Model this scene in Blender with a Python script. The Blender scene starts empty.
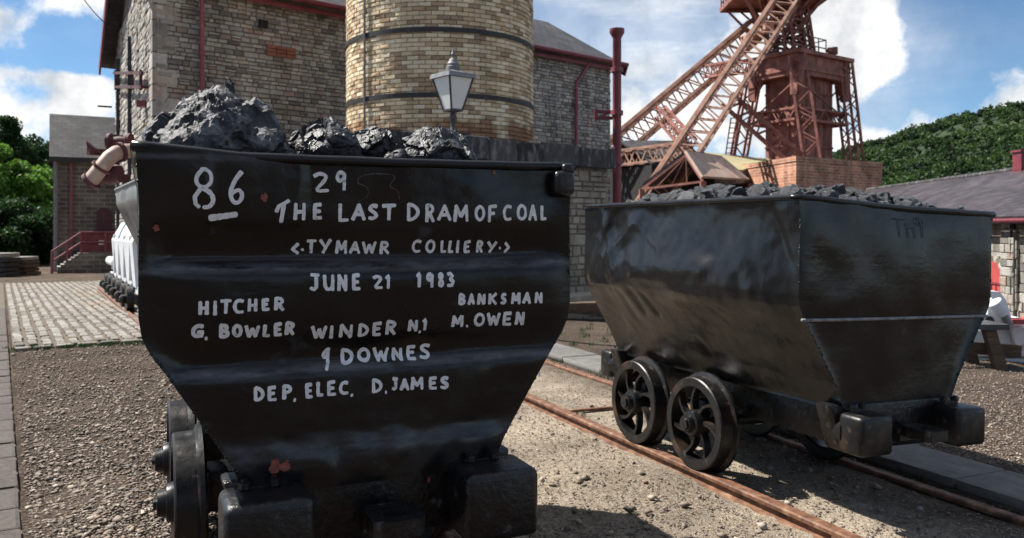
import bpy, bmesh, math, random
import numpy as np
from mathutils import Vector, Matrix, Euler, noise
R = math.radians
C = bpy.context.scene.collection
sc = bpy.context.scene

# ------------------------------------------------------------------ camera, sky, sun, exposure
H0, F0, HY = 1.28, 824.0, 228.0            # eye height, focal length in pixels, row of the horizon
cam = bpy.data.cameras.new('camera'); cob = bpy.data.objects.new('camera', cam); C.objects.link(cob)
cob.location = (0, 0, H0); cob.rotation_euler = (R(90), 0, 0)
cam.sensor_width = 36; cam.lens = 36 * F0 / 1024; cam.shift_y = -(269 - HY) / 1024
cam.clip_start = .05; cam.clip_end = 3000
cam.dof.use_dof = True; cam.dof.focus_distance = 2.35; cam.dof.aperture_fstop = 7.5
sc.camera = cob
sc.view_settings.view_transform = 'Standard'; sc.view_settings.look = 'None'
sc.view_settings.exposure = 1.22; sc.view_settings.gamma = 1.0; sc.view_settings.use_curve_mapping = False
SUN_EL = R(52); SUN_AZ = math.atan2(-.937, .35)           # the sun stands at the left and a little beyond
SD = Vector((math.sin(SUN_AZ) * math.cos(SUN_EL), math.cos(SUN_AZ) * math.cos(SUN_EL), math.sin(SUN_EL)))
sl = bpy.data.lights.new('sun', 'SUN'); sl.energy = 3.9; sl.angle = R(.53); sl.color = (1, .955, .88)
so = bpy.data.objects.new('sun', sl); C.objects.link(so); so.rotation_euler = SD.to_track_quat('Z', 'Y').to_euler()

def at(px, py, Y):
    return Vector(((px - 512) / F0 * Y, Y, H0 - (py - HY) / F0 * Y))
def pdir(px, py):
    return Vector(((px - 512) / F0, 1, -(py - HY) / F0)).normalized()

def make_world():
    w = bpy.data.worlds.new('World'); sc.world = w; w.use_nodes = True
    nt = w.node_tree; N = nt.nodes; L = nt.links; N.clear()
    out = N.new('ShaderNodeOutputWorld'); bg = N.new('ShaderNodeBackground'); bg.inputs[1].default_value = .135
    sky = N.new('ShaderNodeTexSky'); sky.sky_type = 'NISHITA'; sky.sun_disc = False
    sky.sun_elevation = SUN_EL; sky.sun_rotation = SUN_AZ % (2 * math.pi)
    sky.air_density = .75; sky.dust_density = .25; sky.ozone_density = 3.0; sky.altitude = 900
    tc = N.new('ShaderNodeTexCoord')
    def math_(op, a, b=None, cl=False):
        n = N.new('ShaderNodeMath'); n.operation = op; n.use_clamp = cl
        for i, x in enumerate((a, b)):
            if x is None: continue
            if isinstance(x, (int, float)): n.inputs[i].default_value = x
            else: L.new(x, n.inputs[i])
        return n.outputs[0]
    def vmath(op, a, b=None):
        n = N.new('ShaderNodeVectorMath'); n.operation = op
        for i, x in enumerate((a, b)):
            if x is None: continue
            if isinstance(x, (tuple, Vector)): n.inputs[i].default_value = tuple(x)
            else: L.new(x, n.inputs[i])
        return n
    d = tc.outputs['Generated']
    sep = N.new('ShaderNodeSeparateXYZ'); L.new(d, sep.inputs[0])
    zz = math_('ADD', math_('MAXIMUM', sep.outputs[2], 0.0), .22)
    cmb = N.new('ShaderNodeCombineXYZ')
    L.new(math_('DIVIDE', sep.outputs[0], zz), cmb.inputs[0]); L.new(math_('DIVIDE', sep.outputs[1], zz), cmb.inputs[1])
    def noise_(vec, scale, detail, rough, off=(0, 0, 0)):
        v = vmath('ADD', vec, off).outputs[0]
        n = N.new('ShaderNodeTexNoise'); n.inputs['Scale'].default_value = scale
        n.inputs['Detail'].default_value = detail; n.inputs['Roughness'].default_value = rough
        L.new(v, n.inputs['Vector']); return n.outputs[0]
    n1 = noise_(d, 8.5, 11, .62, (3.1, .4, 1.7))
    n0 = noise_(cmb.outputs[0], .7, 4, .5, (1.3, 7.7, 0))
    # banks of cloud standing where the photograph has them (directions in the world), plus open sky
    def blob(px, py, rx, ry, amp):
        c = pdir(px, py)
        v = vmath('SUBTRACT', d, tuple(c)).outputs[0]
        v = vmath('MULTIPLY', v, (F0 / rx, F0 / ((rx + ry) * .5), F0 / ry)).outputs[0]
        ln = vmath('LENGTH', v).outputs['Value']
        g = math_('SUBTRACT', 1.0, ln, True)
        g = math_('MULTIPLY', math_('POWER', g, .8), amp)
        return g
    tot = None
    for b in [(30, 108, 120, 40, .5), (-40, 30, 150, 44, .22), (45, 8, 90, 26, .26), (40, 78, 70, 12, .2), (60, 62, 90, 12, -.25), (885, 48, 215, 70, .62), (800, 20, 130, 60, .22),
              (1010, 118, 115, 42, .65), (880, 140, 70, 30, .5), (680, 125, 200, 60, .34), (700, 30, 160, 60, -.12), (560, 60, 120, 40, .12),
              (985, 30, 120, 75, -.75), (95, 42, 60, 34, -.75), (945, 105, 80, 34, -.45), (600, 10, 120, 50, -.25), (700, 40, 80, 40, -.2), (870, 115, 60, 26, -.3)]:
        g = blob(*b); tot = g if tot is None else math_('ADD', tot, g)
    base = math_('MULTIPLY', math_('SUBTRACT', n1, .5), 2.1)
    base = math_('ADD', base, math_('MULTIPLY', math_('SUBTRACT', n0, .5), .8))
    dens = math_('ADD', math_('ADD', base, tot), .085)
    mk = N.new('ShaderNodeMapRange'); mk.interpolation_type = 'SMOOTHSTEP'
    L.new(dens, mk.inputs[0]); mk.inputs[1].default_value = .0; mk.inputs[2].default_value = .42
    # thin veil streaks
    st = vmath('MULTIPLY', d, (2.2, 2.2, 9.0)).outputs[0]
    n3 = noise_(st, 2.3, 6, .6, (8, 2, 5))
    veil = N.new('ShaderNodeMapRange'); L.new(n3, veil.inputs[0]); veil.inputs[1].default_value = .42; veil.inputs[2].default_value = .75
    veil.inputs[3].default_value = 0; veil.inputs[4].default_value = .42
    vz = math_('ADD', blob(640, 70, 300, 170, 1.5), .2)
    m = math_('MAXIMUM', mk.outputs[0], math_('MULTIPLY', math_('ADD', veil.outputs[0], .25), vz))
    # cloud tone: bright tops, grey thick undersides
    n2 = noise_(d, 11, 9, .6, (3.1, .4, 1.62))
    tone = N.new('ShaderNodeValToRGB')
    tone.color_ramp.elements[0].position = .34; tone.color_ramp.elements[0].color = (2.1, 2.2, 2.32, 1)
    tone.color_ramp.elements[1].position = .62; tone.color_ramp.elements[1].color = (4.15, 4.1, 4.0, 1)
    L.new(n2, tone.inputs[0])
    mix = N.new('ShaderNodeMix'); mix.data_type = 'RGBA'
    L.new(m, mix.inputs['Factor']); dim = N.new('ShaderNodeVectorMath'); dim.operation = 'MULTIPLY'; L.new(sky.outputs[0], dim.inputs[0]); dim.inputs[1].default_value = (.30, .40, .42); L.new(dim.outputs[0], mix.inputs['A']); L.new(tone.outputs[0], mix.inputs['B'])
    L.new(mix.outputs['Result'], bg.inputs[0]); L.new(bg.outputs[0], out.inputs[0])
make_world()

# ------------------------------------------------------------------ helpers
TH = R(24); CT, ST = math.cos(TH), math.sin(TH)
RV = Vector((CT, ST, 0)); AV = Vector((-ST, CT, 0))       # across the tracks / along the tracks
def tr(lat, along, z=0): return RV * lat + AV * along + Vector((0, 0, z))
def clamp(v, a, b): return max(a, min(b, v))
def gz(x, y):
    lat = x * CT + y * ST
    z = -.06 * clamp(lat - 4.05, 0, 20) * clamp((60 - y) / 25, 0, 1)
    if y < 8: z += .045 * clamp((lat + .35) / .3, 0, 1) * clamp((1.5 - lat) / .3, 0, 1) * clamp((8 - y) / 2, 0, 1)
    if x < 0: z += -.016 * clamp(y - 10, 0, 22) * clamp(-x / 3, 0, 1)
    return z

class MB:
    def __init__(s): s.v = []; s.f = []
    def add(s, vs, fs):
        o = len(s.v); s.v += [tuple(p) for p in vs]; s.f += [tuple(i + o for i in f) for f in fs]; return s
    def box(s, c, d, M=None):
        c = Vector(c); vs = []
        for x in (-.5, .5):
            for y in (-.5, .5):
                for z in (-.5, .5):
                    p = Vector((x * d[0], y * d[1], z * d[2]))
                    vs.append((M @ p if M else p) + c)
        return s.add(vs, [(0, 1, 3, 2), (4, 6, 7, 5), (0, 4, 5, 1), (2, 3, 7, 6), (0, 2, 6, 4), (1, 5, 7, 3)])
    def bar(s, p, q, w, h=None, up=(0, 0, 1)):
        p, q = Vector(p), Vector(q); h = w if h is None else h; d = (q - p)
        if d.length < 1e-6: return s
        d.normalize(); u = Vector(up); x = d.cross(u)
        if x.length < 1e-3: x = d.cross(Vector((1, 0, 0)))
        x.normalize(); y = x.cross(d).normalized()
        vs = [o + x * a * w / 2 + y * b * h / 2 for o in (p, q) for a, b in ((-1, -1), (1, -1), (1, 1), (-1, 1))]
        return s.add(vs, [(0, 3, 2, 1), (4, 5, 6, 7), (0, 1, 5, 4), (1, 2, 6, 5), (2, 3, 7, 6), (3, 0, 4, 7)])
    def tube(s, pts, r, n=10, cap=True):
        pts = [Vector(p) for p in pts]; rs = r if isinstance(r, (list, tuple)) else [r] * len(pts)
        o = len(s.v); px = None
        for i, p in enumerate(pts):
            d = (pts[min(i + 1, len(pts) - 1)] - pts[max(i - 1, 0)]).normalized()
            if px is None:
                px = d.orthogonal().normalized()
            else:
                px = (px - d * px.dot(d)).normalized()
            py = d.cross(px)
            for k in range(n):
                a = 2 * math.pi * k / n
                s.v.append(tuple(p + (px * math.cos(a) + py * math.sin(a)) * rs[i]))
        for i in range(len(pts) - 1):
            for k in range(n):
                a, b = o + i * n + k, o + i * n + (k + 1) % n
                s.f.append((a, b, b + n, a + n))
        if cap:
            s.f.append(tuple(o + k for k in reversed(range(n)))); s.f.append(tuple(o + (len(pts) - 1) * n + k for k in range(n)))
        return s
    def lathe(s, prof, c=(0, 0, 0), axis='Z', n=32, close=False):
        o = len(s.v); c = Vector(c)
        for r, h in prof:
            for k in range(n):
                a = 2 * math.pi * k / n; x, y = r * math.cos(a), r * math.sin(a)
                p = {'Z': (x, y, h), 'X': (h, x, y), 'Y': (x, h, y)}[axis]
                s.v.append(tuple(Vector(p) + c))
        m = len(prof)
        for i in range(m if close else m - 1):
            j = (i + 1) % m
            for k in range(n):
                s.f.append((o + i * n + k, o + i * n + (k + 1) % n, o + j * n + (k + 1) % n, o + j * n + k))
        if not close:
            if prof[0][0] > 1e-5: s.f.append(tuple(o + k for k in reversed(range(n))))
            if prof[-1][0] > 1e-5: s.f.append(tuple(o + (m - 1) * n + k for k in range(n)))
        return s
    def prism(s, poly, vec):
        n = len(poly); vec = Vector(vec); poly = [Vector(p) for p in poly]
        return s.add(poly + [p + vec for p in poly], [tuple(reversed(range(n))), tuple(range(n, 2 * n))] +
                     [(i, (i + 1) % n, n + (i + 1) % n, n + i) for i in range(n)])
    def grid(s, fn, nu, nv, skip=None):
        o = len(s.v)
        for i in range(nu + 1):
            for j in range(nv + 1): s.v.append(tuple(fn(i / nu, j / nv)))
        for i in range(nu):
            for j in range(nv):
                a = o + i * (nv + 1) + j
                s.f.append((a, a + nv + 1, a + nv + 2, a + 1))
        return s
    def mesh(s, name, mat=None, smooth=False, fix=True):
        me = bpy.data.meshes.new(name); me.from_pydata(s.v, [], s.f)
        if fix:
            bm = bmesh.new(); bm.from_mesh(me); bmesh.ops.recalc_face_normals(bm, faces=bm.faces); bm.to_mesh(me); bm.free()
        if mat: me.materials.append(mat)
        if smooth:
            for p in me.polygons: p.use_smooth = True
            if smooth is not True and hasattr(me, 'set_sharp_from_angle'): me.set_sharp_from_angle(angle=R(smooth))
        me.update(); return me
    def build(s, name, mat, parent=None, smooth=False, fix=True):
        return link(name, s.mesh(name, mat, smooth, fix), parent)
def link(name, me, parent=None, loc=None):
    o = bpy.data.objects.new(name, me); C.objects.link(o)
    if parent: o.parent = parent
    if loc is not None: o.location = loc
    return o
def rbox(size, bev, seg=3, name='m', mat=None, taper=None):
    bm = bmesh.new(); bmesh.ops.create_cube(bm, size=1)
    for v in bm.verts: v.co = Vector((v.co.x * size[0], v.co.y * size[1], v.co.z * size[2]))
    if taper: 
        for v in bm.verts: taper(v)
    bmesh.ops.bevel(bm, geom=bm.edges[:], offset=bev, segments=seg, affect='EDGES', profile=.5)
    me = bpy.data.meshes.new(name); bm.to_mesh(me); bm.free()
    if mat: me.materials.append(mat)
    for p in me.polygons: p.use_smooth = True
    me.set_sharp_from_angle(angle=R(40)); return me
def tag(o, label=None, cat=None, group=None, kind=None):
    if label: o['label'] = label
    if cat: o['category'] = cat
    if group: o['group'] = group
    if kind: o['kind'] = kind
    return o
def thing(name, label, cat, loc=(0, 0, 0), rot=(0, 0, 0), group=None):
    o = bpy.data.objects.new(name, None); C.objects.link(o); o.empty_display_size = .2
    o.location = loc; o.rotation_euler = rot; return tag(o, label, cat, group)
def child_at(o, parent):
    """parent o keeping world coordinates when the parent is only translated/rotated"""
    o.parent = parent; o.matrix_parent_inverse = Matrix.LocRotScale(parent.location, parent.rotation_euler, None).inverted(); return o

# ------------------------------------------------------------------ materials
def material(name, cols, scale=6, detail=6, rough=(.6, .9), bump=.0, bscale=40, bdetail=5, metallic=0, island=0, stretch=(1, 1, 1),
             isl_cols=None, spec=.5, spots=None, coat=0, dist=.02):
    m = bpy.data.materials.new(name); m.use_nodes = True; nt = m.node_tree; N = nt.nodes; L = nt.links
    b = N['Principled BSDF']; b.inputs['Metallic'].default_value = metallic; b.inputs['Specular IOR Level'].default_value = spec
    b.inputs['Coat Weight'].default_value = coat; b.inputs['Coat Roughness'].default_value = .25
    tc = N.new('ShaderNodeTexCoord'); mp = N.new('ShaderNodeMapping'); mp.inputs['Scale'].default_value = stretch
    L.new(tc.outputs['Object'], mp.inputs[0]); vec = mp.outputs[0]
    oi = N.new('ShaderNodeObjectInfo')
    if island:
        ad = N.new('ShaderNodeVectorMath'); ad.operation = 'ADD'
        ge = N.new('ShaderNodeNewGeometry')
        sm = N.new('ShaderNodeMath'); sm.operation = 'ADD'; L.new(ge.outputs['Random Per Island'], sm.inputs[0]); L.new(oi.outputs['Random'], sm.inputs[1])
        fr = N.new('ShaderNodeMath'); fr.operation = 'FRACT'; L.new(sm.outputs[0], fr.inputs[0]); rnd = fr.outputs[0]
        sx = N.new('ShaderNodeMath'); sx.operation = 'MULTIPLY'; sx.inputs[1].default_value = 37; L.new(rnd, sx.inputs[0])
        L.new(vec, ad.inputs[0]); L.new(sx.outputs[0], ad.inputs[1]); vec = ad.outputs[0]
    no = N.new('ShaderNodeTexNoise'); no.inputs['Scale'].default_value = scale; no.inputs['Detail'].default_value = detail
    no.inputs['Roughness'].default_value = .6; L.new(vec, no.inputs['Vector'])
    rp = N.new('ShaderNodeValToRGB'); e = rp.color_ramp.elements
    while len(e) < len(cols): e.new(.5)
    for i, (p, c) in enumerate(cols): e[i].position = p; e[i].color = (*c, 1)
    L.new(no.outputs[0], rp.inputs[0]); col = rp.outputs[0]
    if island:
        r2 = N.new('ShaderNodeValToRGB'); r2.color_ramp.interpolation = 'LINEAR'; e = r2.color_ramp.elements
        ic = isl_cols; 
        while len(e) < len(ic): e.new(.5)
        for i, (p, c) in enumerate(ic): e[i].position = p; e[i].color = (*c, 1)
        L.new(rnd, r2.inputs[0])
        mx = N.new('ShaderNodeMix'); mx.data_type = 'RGBA'; mx.inputs['Factor'].default_value = island
        L.new(col, mx.inputs['A']); L.new(r2.outputs[0], mx.inputs['B']); col = mx.outputs['Result']
    if spots:
        for (sscale, thr, scol, soft) in spots:
            n2 = N.new('ShaderNodeTexNoise'); n2.inputs['Scale'].default_value = sscale; n2.inputs['Detail'].default_value = 5; L.new(tc.outputs['Object'], n2.inputs['Vector'])
            mr = N.new('ShaderNodeMapRange'); mr.inputs[1].default_value = thr; mr.inputs[2].default_value = thr + soft; L.new(n2.outputs[0], mr.inputs[0])
            mx = N.new('ShaderNodeMix'); mx.data_type = 'RGBA'; L.new(mr.outputs[0], mx.inputs['Factor']); L.new(col, mx.inputs['A'])
            mx.inputs['B'].default_value = (*scol, 1); col = mx.outputs['Result']
    L.new(col, b.inputs['Base Color'])
    rr = N.new('ShaderNodeMapRange'); rr.inputs[1].default_value = .3; rr.inputs[2].default_value = .7
    rr.inputs[3].default_value = rough[0]; rr.inputs[4].default_value = rough[1]
    n4 = N.new('ShaderNodeTexNoise'); n4.inputs['Scale'].default_value = scale * 1.7; n4.inputs['Detail'].default_value = 6; L.new(vec, n4.inputs['Vector'])
    L.new(n4.outputs[0], rr.inputs[0]); L.new(rr.outputs[0], b.inputs['Roughness'])
    if bump:
        n3 = N.new('ShaderNodeTexNoise'); n3.inputs['Scale'].default_value = bscale; n3.inputs['Detail'].default_value = bdetail
        n3.inputs['Roughness'].default_value = .62; L.new(vec, n3.inputs['Vector'])
        bp = N.new('ShaderNodeBump'); bp.inputs['Strength'].default_value = bump; bp.inputs['Distance'].default_value = dist
        L.new(n3.outputs[0], bp.inputs['Height']); L.new(bp.outputs[0], b.inputs['Normal'])
    return m
def brickmat(name, c1, c2, mortar, bw, bh, msize=.012, rough=.9, stain=None, swap=False):
    """brick / slate pattern for faces too far off to tell the pieces apart; UV in metres"""
    m = bpy.data.materials.new(name); m.use_nodes = True; nt = m.node_tree; N = nt.nodes; L = nt.links
    b = N['Principled BSDF']; b.inputs['Roughness'].default_value = rough; b.inputs['Specular IOR Level'].default_value = .2
    uv = N.new('ShaderNodeUVMap'); bt = N.new('ShaderNodeTexBrick'); L.new(uv.outputs[0], bt.inputs['Vector'])
    bt.inputs['Scale'].default_value = 1; bt.inputs['Brick Width'].default_value = bw; bt.inputs['Row Height'].default_value = bh
    bt.inputs['Mortar Size'].default_value = msize; bt.inputs['Color1'].default_value = (*c1, 1); bt.inputs['Color2'].default_value = (*c2, 1); bt.inputs['Mortar'].default_value = (*mortar, 1)
    tc = N.new('ShaderNodeTexCoord'); no = N.new('ShaderNodeTexNoise'); no.inputs['Scale'].default_value = .8; no.inputs['Detail'].default_value = 8; no.inputs['Roughness'].default_value = .7
    L.new(tc.outputs['Object'], no.inputs['Vector'])
    mr = N.new('ShaderNodeMapRange'); L.new(no.outputs[0], mr.inputs[0]); mr.inputs[1].default_value = .35; mr.inputs[2].default_value = .65; mr.inputs[3].default_value = .55; mr.inputs[4].default_value = 1.35
    mx = N.new('ShaderNodeVectorMath'); mx.operation = 'SCALE'; L.new(bt.outputs[0], mx.inputs[0]); L.new(mr.outputs[0], mx.inputs['Scale'])
    L.new(mx.outputs[0], b.inputs['Base Color'])
    bp = N.new('ShaderNodeBump'); bp.inputs['Strength'].default_value = .8; bp.inputs['Distance'].default_value = .02; bp.invert = True
    L.new(bt.outputs['Fac'], bp.inputs['Height']); L.new(bp.outputs[0], b.inputs['Normal'])
    return m
M = {}
M['black'] = material('black_bitumen_paint', [(.25, (.004, .004, .0045)), (.5, (.007, .0062, .0062)), (.78, (.014, .0115, .010))], scale=3, rough=(.15, .36), bump=.14, bscale=22, dist=.012, spec=.42,
                      spots=[(5, .62, (.014, .0105, .009), .2), (60, .72, (.05, .046, .044), .06), (11, .66, (.035, .039, .046), .10), (130, .74, (.12, .115, .11), .04)])
M['black_side'] = material('black_side_paint', [(.25, (.005, .0055, .0065)), (.5, (.008, .008, .009)), (.78, (.013, .012, .0115))], scale=3, rough=(.2, .32), bump=.14, bscale=18, dist=.012, spec=.42,
                      spots=[(60, .73, (.06, .055, .05), .06)])
def brushed(m, st, amt):
    # brush marks: a second, stretched relief laid over the first
    N = m.node_tree.nodes; L = m.node_tree.links; b = N['Principled BSDF']; old = b.inputs['Normal'].links[0].from_socket
    tc = N.new('ShaderNodeTexCoord'); mp = N.new('ShaderNodeMapping'); mp.inputs['Scale'].default_value = st; L.new(tc.outputs['Object'], mp.inputs[0])
    n = N.new('ShaderNodeTexNoise'); n.inputs['Scale'].default_value = 1; n.inputs['Detail'].default_value = 4; L.new(mp.outputs[0], n.inputs['Vector'])
    bp = N.new('ShaderNodeBump'); bp.inputs['Strength'].default_value = amt; bp.inputs['Distance'].default_value = .008; L.new(n.outputs[0], bp.inputs['Height']); L.new(old, bp.inputs['Normal']); L.new(bp.outputs[0], b.inputs['Normal'])
brushed(M['black'], (4, 4, 34), .10); brushed(M['black_side'], (34, 34, 6), .12)
def scuffs_and_sheen(src):  # grey scuffs on folds and edges, with sky sheen painted into the colour
    m = src.copy(); m.name = 'black_paint_scuffs_and_sheen'; N = m.node_tree.nodes; L = m.node_tree.links; b = N['Principled BSDF']; col = b.inputs['Base Color'].links[0].from_socket
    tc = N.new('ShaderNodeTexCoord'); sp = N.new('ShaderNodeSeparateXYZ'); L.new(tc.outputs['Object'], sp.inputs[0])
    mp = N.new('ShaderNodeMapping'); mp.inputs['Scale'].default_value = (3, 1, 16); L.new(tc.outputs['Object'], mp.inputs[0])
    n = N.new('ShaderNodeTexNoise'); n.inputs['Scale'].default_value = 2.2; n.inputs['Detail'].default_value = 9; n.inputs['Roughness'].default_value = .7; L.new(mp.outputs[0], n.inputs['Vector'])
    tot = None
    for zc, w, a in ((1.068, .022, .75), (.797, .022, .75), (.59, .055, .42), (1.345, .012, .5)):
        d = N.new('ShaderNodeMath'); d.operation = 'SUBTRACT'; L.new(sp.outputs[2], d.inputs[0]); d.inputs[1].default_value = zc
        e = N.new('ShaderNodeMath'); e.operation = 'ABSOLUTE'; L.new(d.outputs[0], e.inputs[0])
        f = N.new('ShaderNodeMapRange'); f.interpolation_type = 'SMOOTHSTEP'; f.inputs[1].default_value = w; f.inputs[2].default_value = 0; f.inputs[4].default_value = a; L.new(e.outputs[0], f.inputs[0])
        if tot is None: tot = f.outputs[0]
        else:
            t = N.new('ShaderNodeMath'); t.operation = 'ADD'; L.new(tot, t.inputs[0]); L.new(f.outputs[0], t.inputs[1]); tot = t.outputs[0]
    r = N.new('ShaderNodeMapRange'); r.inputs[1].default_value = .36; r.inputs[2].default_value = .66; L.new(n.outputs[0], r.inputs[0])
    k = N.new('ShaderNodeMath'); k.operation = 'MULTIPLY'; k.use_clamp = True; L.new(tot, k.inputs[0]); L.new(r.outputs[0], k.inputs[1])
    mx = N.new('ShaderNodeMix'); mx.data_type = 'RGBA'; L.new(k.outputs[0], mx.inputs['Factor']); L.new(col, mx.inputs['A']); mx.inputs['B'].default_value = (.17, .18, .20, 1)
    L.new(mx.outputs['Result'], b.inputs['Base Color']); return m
M['black_end'] = scuffs_and_sheen(M['black'])
M['rough_black'] = material('thick_tar', [(.3, (.004, .004, .0045)), (.7, (.011, .010, .010))], scale=14, rough=(.22, .45), spec=.5, bump=.4, bscale=38, dist=.012,
                      spots=[(26, .63, (.07, .068, .07), .1)])
M['wheel'] = material('black_wheel_paint', [(.3, (.006, .006, .0065)), (.7, (.015, .0135, .013))], scale=12, rough=(.28, .5), spec=.4, bump=.2, bscale=50, dist=.006,
                      spots=[(30, .62, (.07, .058, .05), .1), (7, .58, (.055, .032, .022), .14)])
M['grey_metal'] = material('worn_grey_metal', [(.3, (.10, .10, .10)), (.7, (.26, .255, .24))], scale=5, rough=(.35, .55), bump=.2, bscale=25, spots=[(7, .6, (.16, .12, .09), .1)])
M['white_paint'] = material('white_hand_paint', [(.28, (.16, .16, .16)), (.37, (.74, .74, .74)), (.6, (.9, .9, .9))], scale=70, rough=(.5, .7), bump=.15, bscale=220, dist=.001)
M['chalk'] = material('faint_chalk', [(.4, (.03, .03, .03)), (.6, (.13, .13, .13))], scale=90, rough=(.8, .9))
M['red_chip'] = material('red_lead_chip', [(.3, (.18, .045, .035)), (.7, (.36, .11, .08))], scale=60, rough=(.6, .8), bump=.4, bscale=120, dist=.003)
M['coal'] = material('coal', [(.3, (.008, .008, .009)), (.52, (.022, .023, .026)), (.72, (.09, .09, .097))], scale=11, rough=(.28, .5), spec=.4, bump=.45, bscale=34, bdetail=9, dist=.02)
M['coal_dusty'] = material('dusty_coal', [(.34, (.012, .0122, .0135)), (.5, (.042, .043, .047)), (.68, (.20, .20, .205))], scale=18, rough=(.35, .6), spec=.3, bump=.5, bscale=26, bdetail=9, dist=.025)
M['coal_side'] = material('weathered_coal', [(.3, (.012, .0125, .014)), (.52, (.035, .036, .040)), (.72, (.13, .132, .14))], scale=9, rough=(.2, .5), bump=.6, bscale=30, dist=.015, island=.3,
                          isl_cols=[(0, (.015, .015, .018)), (.7, (.05, .052, .058)), (.92, (.10, .103, .11)), (1, (.34, .34, .33))])
M['rust'] = material('rusty_rail', [(.28, (.035, .017, .010)), (.46, (.13, .055, .028)), (.6, (.21, .105, .058)), (.75, (.34, .22, .14))], scale=16, rough=(.55, .85), bump=.4, bscale=60, dist=.006)
M['railtop'] = M['rust']
M['stone'] = material('rubble_stone', [(.25, (.19, .175, .155)), (.5, (.43, .40, .355)), (.8, (.64, .61, .55))], scale=5, rough=(.8, .95), bump=.9, bscale=20, dist=.03, island=.74,
                      isl_cols=[(0, (.12, .115, .108)), (.14, (.30, .265, .22)), (.3, (.54, .50, .435)), (.46, (.42, .41, .39)), (.6, (.38, .255, .19)), (.68, (.62, .58, .51)), (.86, (.48, .465, .43)), (1, (.18, .165, .15))])
M['mortar'] = material('mortar', [(.3, (.12, .105, .085)), (.7, (.30, .27, .23))], scale=6, rough=(.9, 1), bump=.5, bscale=30)
M['pale_stone'] = material('pale_wall_stone', [(.3, (.22, .185, .14)), (.7, (.46, .40, .31))], scale=5, rough=(.8, .95), bump=.7, bscale=22, dist=.02, island=.5,
                      isl_cols=[(0, (.17, .14, .105)), (.4, (.36, .31, .235)), (.75, (.52, .46, .36)), (1, (.24, .205, .16))])
M['coping'] = material('dark_coping_stone', [(.36, (.014, .014, .015)), (.52, (.045, .045, .047)), (.68, (.22, .22, .22))], scale=3.2, rough=(.7, .95), bump=.6, bscale=20, stretch=(2.2, 2.2, .4), island=.2,
                      isl_cols=[(0, (.015, .015, .017)), (.6, (.05, .05, .05)), (1, (.22, .215, .21))])
M['brick_cream'] = material('cream_firebrick', [(.3, (.34, .22, .125)), (.5, (.64, .50, .35)), (.75, (.76, .66, .52))], scale=5, rough=(.75, .95), bump=.4, bscale=30, dist=.01, island=.68,
                      isl_cols=[(0, (.42, .25, .11)), (.08, (.17, .10, .055)), (.2, (.54, .39, .21)), (.45, (.78, .64, .42)), (.75, (.84, .74, .54)), (.9, (.52, .37, .20)), (1, (.27, .16, .08))],
                      spots=[(1.1, .60, (.22, .135, .075), .22), (5, .68, (.10, .07, .045), .1)])
def brick_base_stain():
    m = M['brick_cream']; N = m.node_tree.nodes; L = m.node_tree.links; b = N['Principled BSDF']
    src = b.inputs['Base Color'].links[0].from_socket
    geo = N.new('ShaderNodeNewGeometry'); sp = N.new('ShaderNodeSeparateXYZ'); L.new(geo.outputs['Position'], sp.inputs[0])
    no = N.new('ShaderNodeTexNoise'); no.inputs['Scale'].default_value = 1.6; no.inputs['Detail'].default_value = 7; L.new(geo.outputs['Position'], no.inputs['Vector'])
    mr = N.new('ShaderNodeMapRange'); mr.inputs[1].default_value = 3.75; mr.inputs[2].default_value = 3.2; mr.inputs[3].default_value = -.35; mr.inputs[4].default_value = .12; L.new(sp.outputs[2], mr.inputs[0])
    ad = N.new('ShaderNodeMath'); ad.operation = 'ADD'; L.new(mr.outputs[0], ad.inputs[0]); L.new(no.outputs[0], ad.inputs[1])
    m2 = N.new('ShaderNodeMapRange'); m2.inputs[1].default_value = .5; m2.inputs[2].default_value = .66; m2.inputs[4].default_value = .85; L.new(ad.outputs[0], m2.inputs[0])
    mx = N.new('ShaderNodeMix'); mx.data_type = 'RGBA'; L.new(m2.outputs[0], mx.inputs['Factor']); L.new(src, mx.inputs['A']); mx.inputs['B'].default_value = (.24, .10, .042, 1)
    L.new(mx.outputs['Result'], b.inputs['Base Color'])
brick_base_stain()
M['brick_joint'] = material('sooty_joint', [(.3, (.11, .085, .055)), (.7, (.26, .20, .13))], scale=3, rough=(.9, 1))
M['iron_band'] = material('iron_band', [(.3, (.012, .012, .013)), (.7, (.04, .036, .033))], scale=8, rough=(.5, .7))
M['red_paint'] = material('maroon_paint', [(.3, (.13, .02, .03)), (.7, (.23, .045, .06))], scale=5, rough=(.35, .6), bump=.15, bscale=20)
M['maroon_dark'] = material('dull_maroon_iron', [(.3, (.05, .012, .014)), (.7, (.10, .026, .03))], scale=6, rough=(.6, .8))
M['pipe_red'] = material('maroon_pipe_paint', [(.3, (.20, .045, .06)), (.7, (.30, .085, .10))], scale=5, rough=(.4, .6), bump=.1, bscale=20)
M['door_red'] = material('red_door_paint', [(.3, (.36, .05, .05)), (.7, (.48, .08, .075))], scale=5, rough=(.5, .7))
M['steel_red'] = material('red_oxide_steel', [(.28, (.12, .042, .032)), (.5, (.26, .098, .074)), (.72, (.38, .175, .14))], scale=1.8, rough=(.6, .85), bump=.3, bscale=10, spots=[(.9, .62, (.15, .07, .055), .15)])
M['steel_pale'] = material('faded_pink_steel', [(.28, (.27, .135, .09)), (.5, (.42, .235, .165)), (.75, (.54, .35, .265))], scale=1.4, rough=(.6, .85))
M['roof_pink'] = material('faded_sheet_roof', [(.3, (.36, .235, .18)), (.7, (.54, .39, .31))], scale=1.2, rough=(.7, .9), stretch=(3, .5, 1))
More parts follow.
